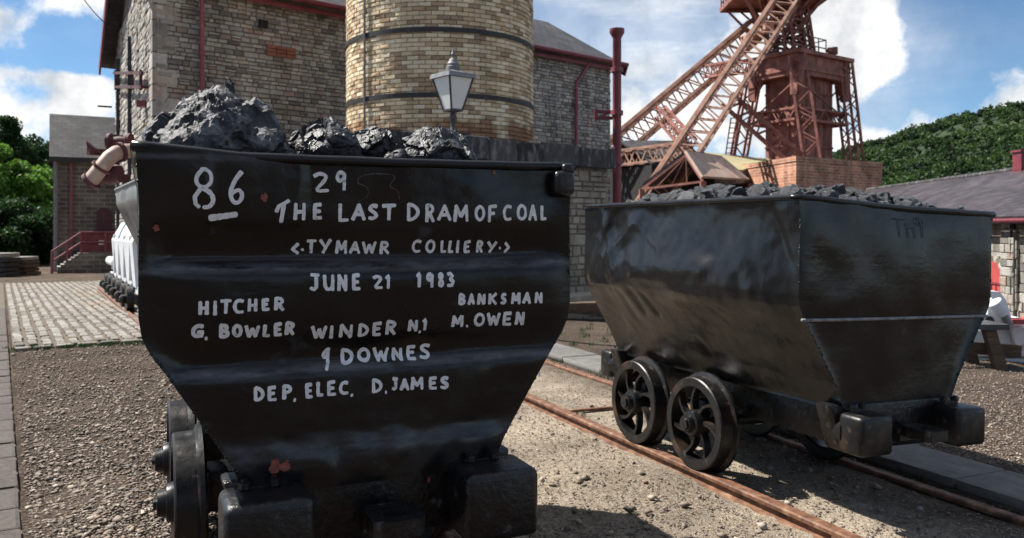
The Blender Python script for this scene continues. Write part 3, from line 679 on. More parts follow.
# ------------------------------------------------------------------ plinth wall with dark coping
def plinth_wall():
    u = Vector((.749, .662, 0)).normalized(); n = Vector((.662, -.749, 0)).normalized()
    E = Vector((1.845, 16, 0)); Ln = 5.2; S = E - u * Ln
    root = thing('plinth_wall', 'pale stone plinth wall with black weathered coping below the chimney stack', 'wall', (S.x, S.y, 0))
    zt = 2.42
    MB().prism([(0, 0, -.6), tuple(u * Ln - Vector((0, 0, .6))), tuple(u * Ln - n * .5 - Vector((0, 0, .6))), tuple(-n * .5 - Vector((0, 0, .6)))], (0, 0, zt + .6)).build('core', M['mortar'], root)
    ps = rubble(Vector((0, 0, 0)), u, Ln, zt, -.1, hmin=.10, hmax=.22, lmin=.16, lmax=.46, gap=.022, seed=7, keep=lambda p: pxy(p + S)[0] > 560)
    lay(ps, 'stone', 'stonework', M['pale_stone'], root, PALES, 200)
    ps = rubble(u * Ln, -n, .5, zt, -.1, hmin=.16, hmax=.26, lmin=.2, lmax=.4, seed=9)
    lay(ps, 'stone', 'stonework', M['pale_stone'], root, PALES, 200)
    cp = []; x = -.05; r = random.Random(4)
    while x < Ln + .05:
        w = min(r.uniform(.55, .95), Ln + .12 - x); o = u * x + n * .1 + Vector((0, 0, zt + r.uniform(-.012, .012)))
        cp.append((o - n * .05, u * (w - .012), Vector((0, 0, .38 + r.uniform(-.015, .015))), .10, 1 + x)); x += w
    lay(cp, 'coping_stone', 'coping', M['coping'], root, COPES, 200)
    MB().prism([tuple(u * -.05 + n * .055), tuple(u * (Ln + .12) + n * .055), tuple(u * (Ln + .12) - n * .55), tuple(u * -.05 - n * .55)], (0, 0, .355)).build('coping_bed', M['coping'], root).location = (0, 0, zt + .005)
    # standing pipe beside the corner of the engine house
    P = at(617, HY, 22); P.z = 0
    pr = thing('vent_pipe', 'tall maroon vent pipe with flanged top at the engine house corner', 'pipe', P)
    zt2 = H0 + 199 / F0 * 22
    MB().lathe([(.115, -.6), (.115, zt2 - .25), (.14, zt2 - .2), (.2, zt2 - .1), (.2, zt2)], n=20).build('pipe', M['pipe_red'], pr, 40)
    for py in (70, 113, 162):
        z = H0 + (HY - py) / F0 * 22; MB().lathe([(.118, z - .06), (.165, z - .06), (.165, z + .06), (.118, z + .06)], n=20, close=True).build('flange', M['pipe_red'], pr, 40)
    zb = H0 + (HY - 113) / F0 * 22
    mb = MB()
    mb.box((-.33, .12, zb + .05), (.5, .1, .08)); mb.box((-.33, .12, zb - .12), (.5, .1, .08)); mb.box((-.55, .12, zb - .035), (.08, .14, .3)); mb.bar((-.5, .12, zb - .12), (-.15, .12, zb + .05), .05)
    mb.build('wall_bracket', M['red_paint'], pr)
plinth_wall()

# ------------------------------------------------------------------ lamp post
def lamp():
    P = at(453, HY, 10); P.z = gz(P.x, P.y)
    root = thing('lamp_post', 'old grey lantern lamp post standing in front of the chimney', 'lamp post', P)
    z = lambda py: H0 + (HY - py) / F0 * 10 - P.z
    MB().lathe([(.11, 0), (.11, .3), (.085, .36), (.06, .5), (.055, 1.5), (.045, z(135)), (.06, z(133)), (.035, z(130)), (.03, z(122)), (.05, z(118)), (.03, z(113)), (.06, z(111))], n=16).build('post', M['lamp_metal'], root, 40)
    MB().bar((-.22, 0, z(134)), (.22, 0, z(134)), .03).build('ladder_bar', M['lamp_metal'], root)
    zb, zt = z(110.5), z(78); rb, rt = .115, .268
    rotm = Matrix.Rotation(R(40), 3, 'Z')
    def ring(r, zz): return [rotm @ Vector((r * math.cos(R(45 + 90 * k)), r * math.sin(R(45 + 90 * k)), zz)) for k in range(4)]
    b, t = ring(rb, zb), ring(rt * .93, zt)
    for k in range(4):
        g = MB(); n = ((b[k] + b[(k + 1) % 4]) / 2); n.z = 0; n.normalize()
        g.prism([b[k], b[(k + 1) % 4], t[(k + 1) % 4], t[k]], -n * .006); g.build('glass_pane', M['glass'], root)
    fr = MB()
    for k in range(4):
        fr.bar(b[k], t[k], .022); fr.bar(b[k], b[(k + 1) % 4], .022); fr.bar(t[k], t[(k + 1) % 4], .026)
    fr.build('lantern_frame', M['lamp_metal'], root)
    hd = MB(); e = ring(rt * 1.08, zt - .01); e2 = ring(rt * 1.02, zt + .045); e3 = ring(.10, z(71)); 
    hd.add(e + e2 + e3, [(0, 1, 5, 4), (1, 2, 6, 5), (2, 3, 7, 6), (3, 0, 4, 7), (4, 5, 9, 8), (5, 6, 10, 9), (6, 7, 11, 10), (7, 4, 8, 11), (8, 9, 10, 11), (3, 2, 1, 0)])
    hd.build('hood', M['lamp_hood'], root)
    MB().lathe([(.085, z(71)), (.085, z(67)), (.07, z(66)), (.075, z(64)), (.05, z(61)), (.045, z(59.5)), (.02, z(58)), (.018, z(56)), (.03, z(54.5)), (.018, z(52.5)), (.008, z(50)), (.002, z(48))], n=16).build('finial', M['lead'], root, 40)
    MB().lathe([(.02, zb), (.03, zb + .1), (.02, zb + .2)], n=10).build('burner', M['lead'], root, 40)
lamp()

# ------------------------------------------------------------------ headframe
def girder(mb, p, q, side, w, d, n, ct=.14, lt=.07):
    """box lattice girder: two pairs of chords along p-q with zigzag lacing"""
    p, q = Vector(p), Vector(q); ax = (q - p).normalized(); s = Vector(side); s = (s - ax * s.dot(ax)).normalized(); t = ax.cross(s)
    L_ = (q - p).length
    for a in (-1, 1):
        for b in (-1, 1):
            o = s * a * w / 2 + t * b * d / 2; mb.bar(p + o, q + o, ct, ct, t)
    for b in (-1, 1):
        for i in range(n):
            p0, p1 = p + ax * L_ * i / n, p + ax * L_ * (i + 1) / n
            a0, a1 = (-1, 1) if i % 2 else (1, -1)
            mb.bar(p0 + s * a0 * w / 2 + t * b * d / 2, p1 + s * a1 * w / 2 + t * b * d / 2, lt, lt * .4, t)
    for a in (-1, 1):
        for i in range(n):
            p0, p1 = p + ax * L_ * i / n, p + ax * L_ * (i + 1) / n
            b0, b1 = (-1, 1) if i % 2 else (1, -1)
            mb.bar(p0 + s * a * w / 2 + t * b0 * d / 2, p1 + s * a * w / 2 + t * b1 * d / 2, lt, lt * .4, s)
def headframe():
    base = at(800, HY, 53); base.z = 0
    root = thing('headframe', 'red oxide steel pit headframe with raking lattice legs', 'headframe', base)
    rel = lambda p: Vector(p) - base
    up = Vector((0, 0, 1))
    F_, Lf, Rt = at(797, 52, 50.2), at(755, 66, 53), at(843, 64, 53); Bk = Lf + Rt - F_
    zt = F_.z; Lf.z = Rt.z = Bk.z = zt
    cen = (F_ + Bk) / 2
    # four tapering lattice legs, splayed to the ground
    for T_, bpx, bpy, bY in ((F_, 812, 160, 48.6), (Lf, 738, 158, 52.5), (Rt, 854, 158, 52.5), (Bk, 800, 160, 57.5)):
        B_ = at(bpx, bpy, bY); d = (B_ - T_); B_ = T_ + d * ((T_.z + .6) / (T_.z - B_.z))
        mb = MB(); girder(mb, rel(T_ - up * .3), rel(B_), (T_ - cen).cross(up), .95, .8, 16, .14, .08); mb.build('tower_leg', M['steel_red'], root)
    # ring beam with arched soffit on each side
    for P, Q in ((F_, Lf), (F_, Rt), (Rt, Bk), (Bk, Lf)):
        ax = Q - P; L_ = ax.length; ax.normalize(); nrm = ax.cross(up)
        if nrm.dot(P - cen) < 0: nrm = -nrm
        top = []; bot = []
        N_ = 20
        for i in range(N_ + 1):
            x = -.35 + (L_ + .7) * i / N_; s = abs(x - L_ / 2) / (L_ / 2)
            depth = 1.35 if s < .55 else 1.35 + 1.25 * (1 - math.sqrt(max(0, 1 - ((s - .55) / .45) ** 2)) if s < 1 else 1)
            top.append(P + ax * x); bot.append(P + ax * x - up * depth)
        mb = MB(); mb.prism([rel(v + nrm * .25) for v in top + bot[::-1]], -nrm * .5); mb.build('arched_beam', M['steel_red'], root)
        mb = MB(); mb.bar(rel(P - ax * .4 + nrm * .2), rel(Q + ax * .4 + nrm * .2), .7, .22)
        mb.bar(rel(P - ax * .3 + nrm * .3 - up * 1.0), rel(Q + ax * .3 + nrm * .3 - up * 1.0), .08, .16); mb.build('flange', M['steel_red'], root)
        # mid level lattice ring
        m = MB(); k = .43; a = P + (P - cen) * .06; b = Q + (Q - cen) * .06; a.z = b.z = zt - 3.75
        girder(m, rel(a), rel(b), up, .7, .35, 8, .13, .08); m.build('ring_girder', M['steel_red'], root)
        xb = MB(); a2 = P.copy(); b2 = Q.copy(); a2.z = zt - 1.6; b2.z = zt - 3.6; xb.bar(rel(a2), rel(b2), .08); 
        xb.build('cross_brace', M['steel_red'], root)
    # sheeted shaft casing
    k = .76; cs = [cen + (P - cen) * k for P in (F_, Lf, Bk, Rt)]
    mb = MB(); mb.prism([rel((p.x, p.y, -.5)) for p in cs], (0, 0, zt - 1.0 + .5)); o = mb.build('shaft_casing', M['steel_red'], root)
    rb = MB()
    for i in range(4):
        a, b = cs[i], cs[(i + 1) % 4]; nn = (b - a).cross(up).normalized()
        if nn.dot((a + b) / 2 - cen) < 0: nn = -nn
        for j in range(1, 4):
            p = a + (b - a) * j / 4 + nn * .02; rb.bar(rel((p.x, p.y, 0)), rel((p.x, p.y, zt - 1.05)), .04, .03)
        for zz in (zt - 2.2, zt - 3.9, zt - 5.6): rb.bar(rel((a.x, a.y, zz)) + nn * .04, rel((b.x, b.y, zz)) + nn * .04, .07, .12)
    rb.build('casing_rib', M['steel_red'], root)
    # deck clutter and handrail on the ring
    dk = MB(); dk.prism([rel(cen + (P - cen) * .96 + up * .16) for P in (F_, Lf, Bk, Rt)], (0, 0, .1)); dk.build('deck', M['steel_red'], root)
    cl = MB(); r = random.Random(3)
    for i in range(26):
        p = cen + (F_ - cen) * r.uniform(-.6, .6) + (Rt - cen) * r.uniform(-.6, .85); s = r.uniform(.2, .42)
        MB().box(rel(p + up * (.25 + s / 2)), (s, s * .8, s * r.uniform(.6, 1.4)), Matrix.Rotation(r.random() * 3, 3, 'Z')).build('deck_gear', M['steel_red'], root)
    hr = MB(); a, b = at(811, 50, 52), at(826, 53, 53); a.z = b.z = zt + .2
    for p in (a, (a + b) / 2, b): hr.bar(rel(p), rel(p + up * 1.15), .06)
    for z in (.6, 1.15): hr.bar(rel(a + up * z), rel(b + up * z), .06)
    c3 = b + (Bk - Rt).normalized() * 1.5; hr.bar(rel(c3), rel(c3 + up * 1.15), .06); hr.bar(rel(b + up * 1.15), rel(c3 + up * 1.15), .06)
    hr.build('handrail', M['steel_red'], root)
    # upper tower carrying the sheave platform
    ut = MB()
    zp = H0 + 228 / F0 * 52.5
    for P in (F_, Lf, Bk, Rt):
        pq = at(778, HY, 52.5); pq.z = cen.z; p = cen + (pq - cen) * .35 + (P - cen) * .42; q = pq + (P - cen) * .36; q.z = zp + 3; p.z = zt
        girder(ut, rel(p), rel(q), (P - cen).cross(up), .55, .5, 12, .15, .09)
    ut.build('upper_tower', M['steel_red'], root)
    ub = MB(); qs = [cen + (at(778, HY, 52.5) - cen) * .5 + (P - cen) * .4 for P in (F_, Lf, Bk, Rt)]
    for z in (zt + .9, zt + 1.7, zt + 2.5):
        for i in range(4):
            a, b = qs[i].copy(), qs[(i + 1) % 4].copy(); a.z = z; b.z = z + .75; ub.bar(rel(a), rel(b), .12); ub.bar(rel((a.x, a.y, z + .75)), rel((b.x, b.y, z)), .12); ub.bar(rel((a.x, a.y, z)), rel((b.x, b.y, z)), .14)
    ub.build('upper_bracing', M['steel_red'], root)
    # sheave platform
    pc = at(775, HY, 52.5); pc.z = zp
    ux = (Rt - Lf).normalized(); uy = Vector((-ux.y, ux.x, 0))
    pl = MB(); corners = [pc + ux * a * 2.9 + uy * b * 2.1 for a, b in ((-1, -1), (1, -1), (1, 1), (-1, 1))]
    pl.prism([rel(p) for p in corners], (0, 0, .16))
    for i in range(4): pl.bar(rel(corners[i] - up * .1), rel(corners[(i + 1) % 4] - up * .1), .2, .3)
    pl.build('sheave_platform', M['steel_red'], root)
    rl = MB()
    for i in range(4):
        a, b = corners[i], corners[(i + 1) % 4]; n = 7
        for j in range(n): p = a + (b - a) * j / n; rl.bar(rel(p), rel(p + up * 1.1), .07)
        for z in (.38, .74, 1.1): rl.bar(rel(a + up * z), rel(b + up * z), .06)
    rl.build('platform_railing', M['steel_red'], root)
    ks = MB()
    for cx in (-1, -.4, .4, 1):
        for cy in (-1, 1):
            p = pc + ux * cx * 2.7 + uy * cy * 1.95; q = pc + ux * cx * 1.0 + uy * cy * 1.0; q.z = zp - 2.2
            MB().bar(rel(p), rel(q), .16).build('platform_strut', M['steel_red'], root); MB().bar(rel(p - up * .2 - ux * cx * 1.0), rel(q + up * .9), .11).build('platform_strut', M['steel_red'], root)
    # raking back legs
    A0, A1 = at(657, 197, 41), at(792, -8, 51.0); A0 = A0 + (A0 - A1) * ((A0.z + .6) / (A1.z - A0.z))
    B0, B1 = at(600, 163.5, 47), at(757, 29, 54); B0 = B0 + (B0 - B1) * ((B0.z + .6) / (B1.z - B0.z))
    view = Vector((.35, 1, 0)).normalized()
    for (p, q) in ((A0, A1), (B0, B1)):
        ax = (q - p).normalized(); s = ax.cross(view)
        mb = MB(); girder(mb, rel(p), rel(q), s, 1.18, .85, 46, .16, .085); mb.build('raking_leg', M['steel_pale'], root)
        mb = MB(); o = s.normalized() * .59
        mb.bar(rel(p + o - view * .48), rel(q + o - view * .46), .34, .07, view); mb.bar(rel(p - o - view * .46), rel(q - o - view * .46), .20, .07, view)
        mb.build('chord_plate', M['steel_pale'], root)
    f = lambda p, q, k: p + (q - p) * k
    def onA(py):
        # height on leg A
        lo, hi = 0., 1.
        for _ in range(40):
            m = (lo + hi) / 2; P = A0 + (A1 - A0) * m
            if pxy(P)[1] > py: lo = m
            else: hi = m
        return A0 + (A1 - A0) * lo
    def onB(py):
        lo, hi = 0., 1.
        for _ in range(40):
            m = (lo + hi) / 2; P = B0 + (B1 - B0) * m
            if pxy(P)[1] > py: lo = m
            else: hi = m
        return B0 + (B1 - B0) * lo
    for pa, pb, w in ((146, 112, .7), (150, 160, .8), (66, 72, .7)):
        mb = MB(); girder(mb, rel(onB(pb)), rel(onA(pa)), up, w, .5, 14, .13, .08); mb.build('leg_brace', M['steel_red'] if pa != 150 else M['steel_pale'], root)
    mb = MB(); a, b = onB(40), onA(26); mb.bar(rel(a), rel(b), .5, .35); mb.build('tie_plate', M['steel_pale'], root)
    mb = MB(); girder(mb, rel(at(727, 99, 47)), rel(at(797, 160, 46)), up, .8, .4, 14, .2, .09); mb.build('stay_girder', M['steel_red'], root)
    # cable ladder at the left leg
    mb = MB(); a, b = at(731, 118, 51), at(725, 158, 51)
    mb.bar(rel(a), rel(b), .07); mb.bar(rel(a + ux * .5), rel(b + ux * .5), .07)
    for i in range(8): mb.bar(rel(f(a, b, i / 8)), rel(f(a, b, i / 8) + ux * .5), .05)
    mb.build('ladder', M['steel_red'], root)
headframe()

# ------------------------------------------------------------------ sheds and the brick building below the headframe
def sheds():
    # shed with faded sheet roof
    ap, er, rk, ek, el = at(686, 150, 38), at(703, 176, 37), at(722, 156, 44.5), at(750, 179, 43.5), at(642, 184, 39.5)
    base = Vector((ap.x, ap.y, 0)); rel = lambda p: Vector(p) - base
    root = thing('open_shed', 'open shed with faded pink sheet roof beneath the raking legs', 'shed', base)
    elb = el + (rk - ap)
    mb = MB(); roof_slab(mb, [rel(ap), rel(er), rel(ek), rel(rk)], .14); mb.build('roof_sheet', M['roof_pink'], root)
    mb = MB(); roof_slab(mb, [rel(ap + Vector((0, 0, .004))), rel(rk + Vector((0, 0, .004))), rel(elb), rel(el)], .14); mb.build('roof_sheet', M['slate'], root); 
    box_uv(root.children[-1].data)
    for p in (er, ek, el, elb):
        q = p * .985 if False else p.copy(); MB().box(rel((q.x, q.y, q.z / 2 - .2)), (.25, .25, q.z - .1)).build('post', M['steel_red'], root)
    bt = MB()
    for p, q in ((er, el), (ap, er), (ap, el)):
        bt.bar(rel(p) - Vector((0, 0, .25)), rel(q) - Vector((0, 0, .25)), .09, .10)
    for k in (.25, .5, .75):
        bt.bar(rel(er + (el - er) * k) - Vector((0, 0, .25)), rel(ap) - Vector((0, 0, .3)), .055)
    bt.build('truss', M['steel_red'], root)
    wl = MB(); wl.prism([rel((p.x, p.y, -.5)) for p in (ek, elb)] + [rel((p.x, p.y, p.z - .2)) for p in (elb, ek)], (.1, .3, 0)); wl.build('rear_wall', M['dark_in'], root)
    # slate shed behind, to the left
    a, b = at(620, 150, 47), at(679, 136.5, 47); base2 = Vector((a.x, a.y, 0)); rel2 = lambda p: Vector(p) - base2
    r2 = thing('slate_shed', 'long low slate roofed shed behind the lattice legs', 'shed', base2)
    b.z = a.z = (a.z + b.z) / 2 + .15
    dn = Vector((.45, -1, 0)).normalized(); f1, f2 = a + dn * 3.2 - Vector((0, 0, 1.5)), b + dn * 3.2 - Vector((0, 0, 1.5)); g1, g2 = a - dn * 3.2 - Vector((0, 0, 1.5)), b - dn * 3.2 - Vector((0, 0, 1.5))
    mb = MB(); roof_slab(mb, [rel2(a), rel2(b), rel2(f2), rel2(f1)], .12); roof_slab(mb, [rel2(a) + Vector((0, 0, .003)), rel2(b) + Vector((0, 0, .003)), rel2(g2), rel2(g1)], .12)
    o = mb.build('roof', M['slate'], r2); box_uv(o.data)
    mb = MB(); k = .92
    mb.prism([rel2((p.x, p.y, -.5)) for p in (f1, f2, g2, g1)], (0, 0, f1.z + .5 - .1)); mb.build('wall', M['dark_in'], r2)
    # mossy roofed shed
    c1, c2, c3, c4 = at(704, 152, 48), at(772, 159, 50), at(742, 170, 45.5), at(690, 165, 44.8); base3 = Vector((c1.x, c1.y, 0)); rel3 = lambda p: Vector(p) - base3
    r3 = thing('lean_to', 'lean-to with mossy yellow sheet roof beside the brick building', 'shed', base3)
    mb = MB(); roof_slab(mb, [rel3(c1), rel3(c2), rel3(c3), rel3(c4)], .12); mb.build('roof_sheet', M['roof_moss'], r3)
    mb = MB(); mb.prism([rel3((p.x, p.y, -.5)) for p in (c1, c2, c3, c4)], (0, 0, min(c.z for c in (c1, c2, c3, c4)) + .5 - .15)); mb.build('wall', M['far_stone'], r3); box_uv(r3.children[-1].data)
    # brick building
    k, l, r_ = at(796, 156, 41), at(741, 168, 47), at(882, 161, 45.2); base4 = Vector((k.x, k.y, 0)); rel4 = lambda p: Vector(p) - base4
    bk = l + r_ - k; zt = k.z
    r4 = thing('brick_building', 'flat topped red brick building at the foot of the headframe', 'building', base4)
    mb = MB(); mb.prism([rel4((p.x, p.y, -1.5)) for p in (k, r_, bk, l)], (0, 0, zt + 1.5 - .25)); o = mb.build('wall', M['brick_red'], r4); box_uv(o.data)
    mb = MB(); pts = [(p - (k + bk) / 2) * 1.012 + (k + bk) / 2 for p in (k, r_, bk, l)]
    mb.prism([rel4((p.x, p.y, zt - .246)) for p in pts], (0, 0, .25)); o = mb.build('parapet', M['brick_red'], r4); box_uv(o.data)
sheds()

# ------------------------------------------------------------------ building on the right
def right_building():
    d = Vector((.086, .996, 0)).normalized(); n = Vector((-.996, .086, 0)); W0 = Vector((12, 20, 0)); S = W0 - d * 6; Ln = 26
    root = thing('stone_workshop', 'low stone workshop with purple slate roof and red arched door', 'building', (S.x, S.y, 0)); rel = lambda p: Vector(p) - root.location
    zb, ze, zr = -2.2, 1.60, 3.03; wd = 7.0
    mb = MB(); back = -n * wd
    A, B = Vector((0, 0, 0)), d * Ln
    mb.prism([A + Vector((0, 0, zb)), B + Vector((0, 0, zb)), B + back + Vector((0, 0, zb)), A + back + Vector((0, 0, zb))], (0, 0, ze - zb)); wall = mb.build('wall', M['mortar'], root)
    def t_at(px):
        k = (px - 512) / F0; return (S.x - k * S.y) / (k * d.y - d.x)
    t0, t1 = t_at(1004.5), t_at(986)
    ztop = H0 - (262 - HY) / F0 * (S + d * t0).y
    def keep(p):
        x, y = pxy(p + S)
        if t0 - .12 < (p.dot(d)) < t1 + .12 and p.z < ztop + .1: return None
        return 955 < x < 1040
    ps = rubble(B + Vector((0, 0, 0)), -d, Ln, ze - .05, -1.3, hmin=.15, hmax=.28, lmin=.3, lmax=.75, seed=12, keep=keep)
    lay(ps, 'stone', 'stonework', M['stone'], wall, STONES, 280)
    # arched door
    w = t1 - t0; pts = []; c = d * ((t0 + t1) / 2) + n * .03
    zsp = ztop - w * .42
    prof = [(-w / 2, -1.3), (w / 2, -1.3), (w / 2, zsp)] + [(w / 2 * math.cos(a), zsp + w * .42 * math.sin(a)) for a in [math.pi * i / 10 for i in range(1, 10)]] + [(-w / 2, zsp)]
    mb = MB(); mb.prism([c + d * x + Vector((0, 0, z)) for x, z in prof], n * .05); dr = mb.build('door', M['door_red'], root)
    mb = MB()
    mb.bar(c + n * .06 - d * w / 2 + Vector((0, 0, zsp - .15)), c + n * .06 + d * w / 2 + Vector((0, 0, zsp - .15)), .03, .05)
    for x in (-.25, 0, .25): mb.bar(c + n * .055 + d * w * x + Vector((0, 0, -1.2)), c + n * .055 + d * w * x + Vector((0, 0, zsp - .18)), .015, .03)
    mb.build('door_batten', M['red_paint'], dr)
    for i in range(11):
        a0, a1 = math.pi * i / 11, math.pi * (i + .93) / 11; r0, r1 = 1.0, 1.32
        q = [c + d * w / 2 * r * math.cos(a) + Vector((0, 0, zsp + w * .42 * r * math.sin(a))) for a, r in ((a0, 1.02), (a1, 1.02), (a1, 1.36), (a0, 1.36))]
        MB().prism([p - n * .02 for p in q], n * .07).build('arch_brick', M['brick_joint'] if i % 2 else M['stone'], root)
    # buttress pier with dark recess
    tp = t_at(1013); PN = .12; mb = MB()
    mb.prism([d * (tp - .32) + Vector((0, 0, zb)), d * (tp + .32) + Vector((0, 0, zb)), d * (tp + .32) + n * PN + Vector((0, 0, zb)), d * (tp - .32) + n * PN + Vector((0, 0, zb))], (0, 0, ze - .35 - zb)); pier = mb.build('pier', M['mortar'], root)
    ps = rubble(d * (tp + .32) + n * PN, -d, .64, ze - .4, -1.3, hmin=.15, hmax=.25, lmin=.3, lmax=.64, seed=5); lay(ps, 'stone', 'stonework', M['stone'], pier, STONES, 80)
    ps = rubble(d * (tp - .32) + n * PN, -n, PN, ze - .4, -1.3, hmin=.15, hmax=.25, lmin=.12, lmax=.2, seed=6); lay(ps, 'stone', 'stonework', M['stone'], pier, STONES, 80)
    td = t_at(1017); mb = MB(); mb.tube([d * td + n * .1 + Vector((0, 0, -1.3)), d * td + n * .1 + Vector((0, 0, ze - .1))], .06, 8); mb.build('downpipe', M['iron_band'], root, 40)
    # roof
    mid = -n * wd / 2; sl = (zr - ze) / (wd / 2) * .35; up = Vector((0, 0, 1))
    e1, e2 = -d * .3 + n * .35 + up * (ze - sl + .1), d * (Ln + .3) + n * .35 + up * (ze - sl + .1)
    r1, r2 = -d * .3 + mid + up * (zr + .1), d * (Ln + .3) + mid + up * (zr + .1)
    g1, g2 = -d * .3 - n * (wd + .35) + up * (ze - sl + .1), d * (Ln + .3) - n * (wd + .35) + up * (ze - sl + .1)
    mb = MB(); roof_slab(mb, [e1, e2, r2, r1]); roof_slab(mb, [r1 + up * .003, r2 + up * .003, g2, g1]); o = mb.build('roof', M['slate_purple'], root); box_uv(o.data)
    mb = MB(); mb.bar(e1 - up * .13, e2 - up * .13, .05, .09); mb.tube([e1 + n * .05 - up * .1, e2 + n * .05 - up * .1], .045, 8); mb.build('gutter', M['red_paint'], root)
    mb = MB(); mb.tube([r1, r2], .09, 8); mb.build('ridge_tile', M['coping'], root)
    mb = MB()
    for e in (0, Ln):
        mb.prism([d * e + Vector((0, 0, ze)), d * e + back + Vector((0, 0, ze)), d * e + mid + Vector((0, 0, zr))], d * (.3 if e == 0 else -.3))
    mb.build('gable', M['mortar'], root)
    # ridge louvre
    k = (1024 - 512) / F0; R0 = S + mid; t = (R0.x - k * R0.y) / (k * d.y - d.x); p = d * t + mid
    mb = MB(); mb.box(p + up * (zr + .28), (.45, .45, .7)); mb.box(p + up * (zr + .65), (.55, .55, .06)); ch = mb.build('ridge_turret', M['red_paint'], root)
right_building()

# ------------------------------------------------------------------ house with steps on the left
def left_house():
    cn = at(53, HY, 30); cn.z = 0; u = Vector((.874, .487, 0)).normalized(); b = Vector((-.487, .874, 0)).normalized()
    root = thing('stone_house', 'small stone house with streaked slate roof left of the engine house', 'building', cn)
    Ln, wd = 8.0, 5.0; zb = -1; ze = H0 + 75 / F0 * 30; up = Vector((0, 0, 1))
    yr = 30 + wd / 2 * .874; zr = H0 + (HY - 114) / F0 * (yr)
    mb = MB(); mb.prism([Vector((0, 0, zb)), u * Ln + up * zb, u * Ln + b * wd + up * zb, b * wd + up * zb], (0, 0, ze - zb)); o = mb.build('wall', M['far_stone'], root); box_uv(o.data)
    mb = MB()
    for e in (0.02, Ln - .32): mb.prism([u * e + up * (ze - .05), u * e + b * wd + up * (ze - .05), u * e + b * wd / 2 + up * (zr - .12)], u * .3)
    mb.build('gable', M['far_stone'], root); box_uv(root.children[-1].data)
    e1, e2 = -u * .12 - b * .25 + up * (ze - .15), u * (Ln + .2) - b * .25 + up * (ze - .15); r1, r2 = -u * .12 + b * wd / 2 + up * zr, u * (Ln + .2) + b * wd / 2 + up * zr
    g1, g2 = -u * .12 + b * (wd + .25) + up * (ze - .15), u * (Ln + .2) + b * (wd + .25) + up * (ze - .15)
    sm = brickmat('streaked_slate', (.035, .031, .033), (.062, .056, .059), (.02, .018, .018), .32, .22, .01, .6)
    mb = MB(); roof_slab(mb, [e1, e2, r2, r1]); roof_slab(mb, [r1 + up * .003, r2 + up * .003, g2, g1]); o = mb.build('roof', sm, root); box_uv(o.data)
    mb = MB(); mb.bar(e1 - up * .1, e2 - up * .1, .08, .14); mb.build('gutter', M['iron_band'], root)
    def on(px, py, out=.05):
        k = (px - 512) / F0; t = (cn.x - k * cn.y) / (k * u.y - u.x); P = cn + u * t; z = H0 - (py - HY) / F0 * P.y
        return u * t - b * out + up * z
    mb = MB(); p = on(71, HY, .1); mb.tube([Vector((p.x, p.y, -.3)), Vector((p.x, p.y, ze - .15))], .06, 8); mb.build('downpipe', M['pipe_red'], root)
    mb = MB(); p = on(56, HY, .1); mb.tube([Vector((p.x, p.y, -.3)), Vector((p.x, p.y, ze - .15))], .07, 8); mb.build('downpipe', M['lead'], root)
    p0, p1 = on(97, 250, .02), on(112, 250, .02); z1 = on(100, 212).z; w = (p1 - p0).length; cc = (p0 + p1) / 2
    prof = [(-w / 2, p0.z), (w / 2, p0.z), (w / 2, z1)] + [(w / 2 * math.cos(a), z1 + w * .3 * math.sin(a)) for a in [math.pi * i / 8 for i in range(1, 8)]] + [(-w / 2, z1)]
    MB().prism([Vector((cc.x, cc.y, 0)) + u * x + up * z for x, z in prof], -b * .05).build('door', material('dim_maroon_door', [(.3, (.05, .018, .022)), (.7, (.10, .03, .04))], rough=(.6, .8)), root)
    # landing with a ramped stair, railing and red panel
    st = thing('stair_landing', 'stone stair landing with maroon handrails against the small house', 'stairs', cn); dd = 1.6
    q = lambda px, py, k=0: on(px, py, dd - k)
    zg = gz(cn.x, cn.y) - .2; zt = q(90, 252).z
    s0, s1, s2 = q(57, 268), q(80, 252), q(130, 252); s0.z = zg + .35; s1.z = s2.z = zt
    mb = MB(); mb.prism([Vector((s0.x, s0.y, zg - .4)), Vector((s2.x, s2.y, zg - .4)), s2, s1, s0], b * (dd - .02)); o = mb.build('base', M['far_stone'], st); box_uv(o.data)
    nst = 7
    for i in range(nst):
        a = s0 + (s1 - s0) * (i / nst); bb = s0 + (s1 - s0) * ((i + 1) / nst)
        MB().prism([Vector((a.x, a.y, a.z + .02)), Vector((bb.x, bb.y, a.z + .02)), Vector((bb.x, bb.y, bb.z + .01)), Vector((a.x, a.y, bb.z + .01))], b * (dd - .1)).build('step', M['baulk'], st)
    rl = MB(); hh = .74
    A = s0 - u * .15 + b * .06; A.z = s0.z - .1; Bp = s1 + b * .06; Cp = s2 + b * .06
    for h in (hh, hh * .52): rl.tube([A + up * h, Bp + up * h, Cp + up * h], .035, 8)
    rl.build('handrail', M['pipe_red'], st)
    for p in (A, A + (Bp - A) * .5, Bp, Bp + (Cp - Bp) * .45): MB().tube([p - up * .2, p + up * hh], .035, 8).build('rail_post', M['pipe_red'], st)
    A0, A1 = A.copy(), A + up * hh
    MB().tube([A0 - u * .02 - b * .3 - up * .3, A1 - b * .3 + up * .02], .045, 8).build('rail_post', M['pipe_red'], st)
    m2 = MB(); o2 = b * .1; m2.prism([Bp + o2 + up * .05, Cp + o2 + up * .05, Cp + o2 + up * hh * .95, Bp + o2 + up * hh * .95], b * .03); pn = m2.build('railing_panel', M['red_paint'], st)
    p = q(100, 242); MB().box(p + b * .13, (.22, .03, .16), Matrix.Rotation(math.atan2(u.y, u.x), 3, 'Z')).build('notice', M['sign_white'], st)
left_house()

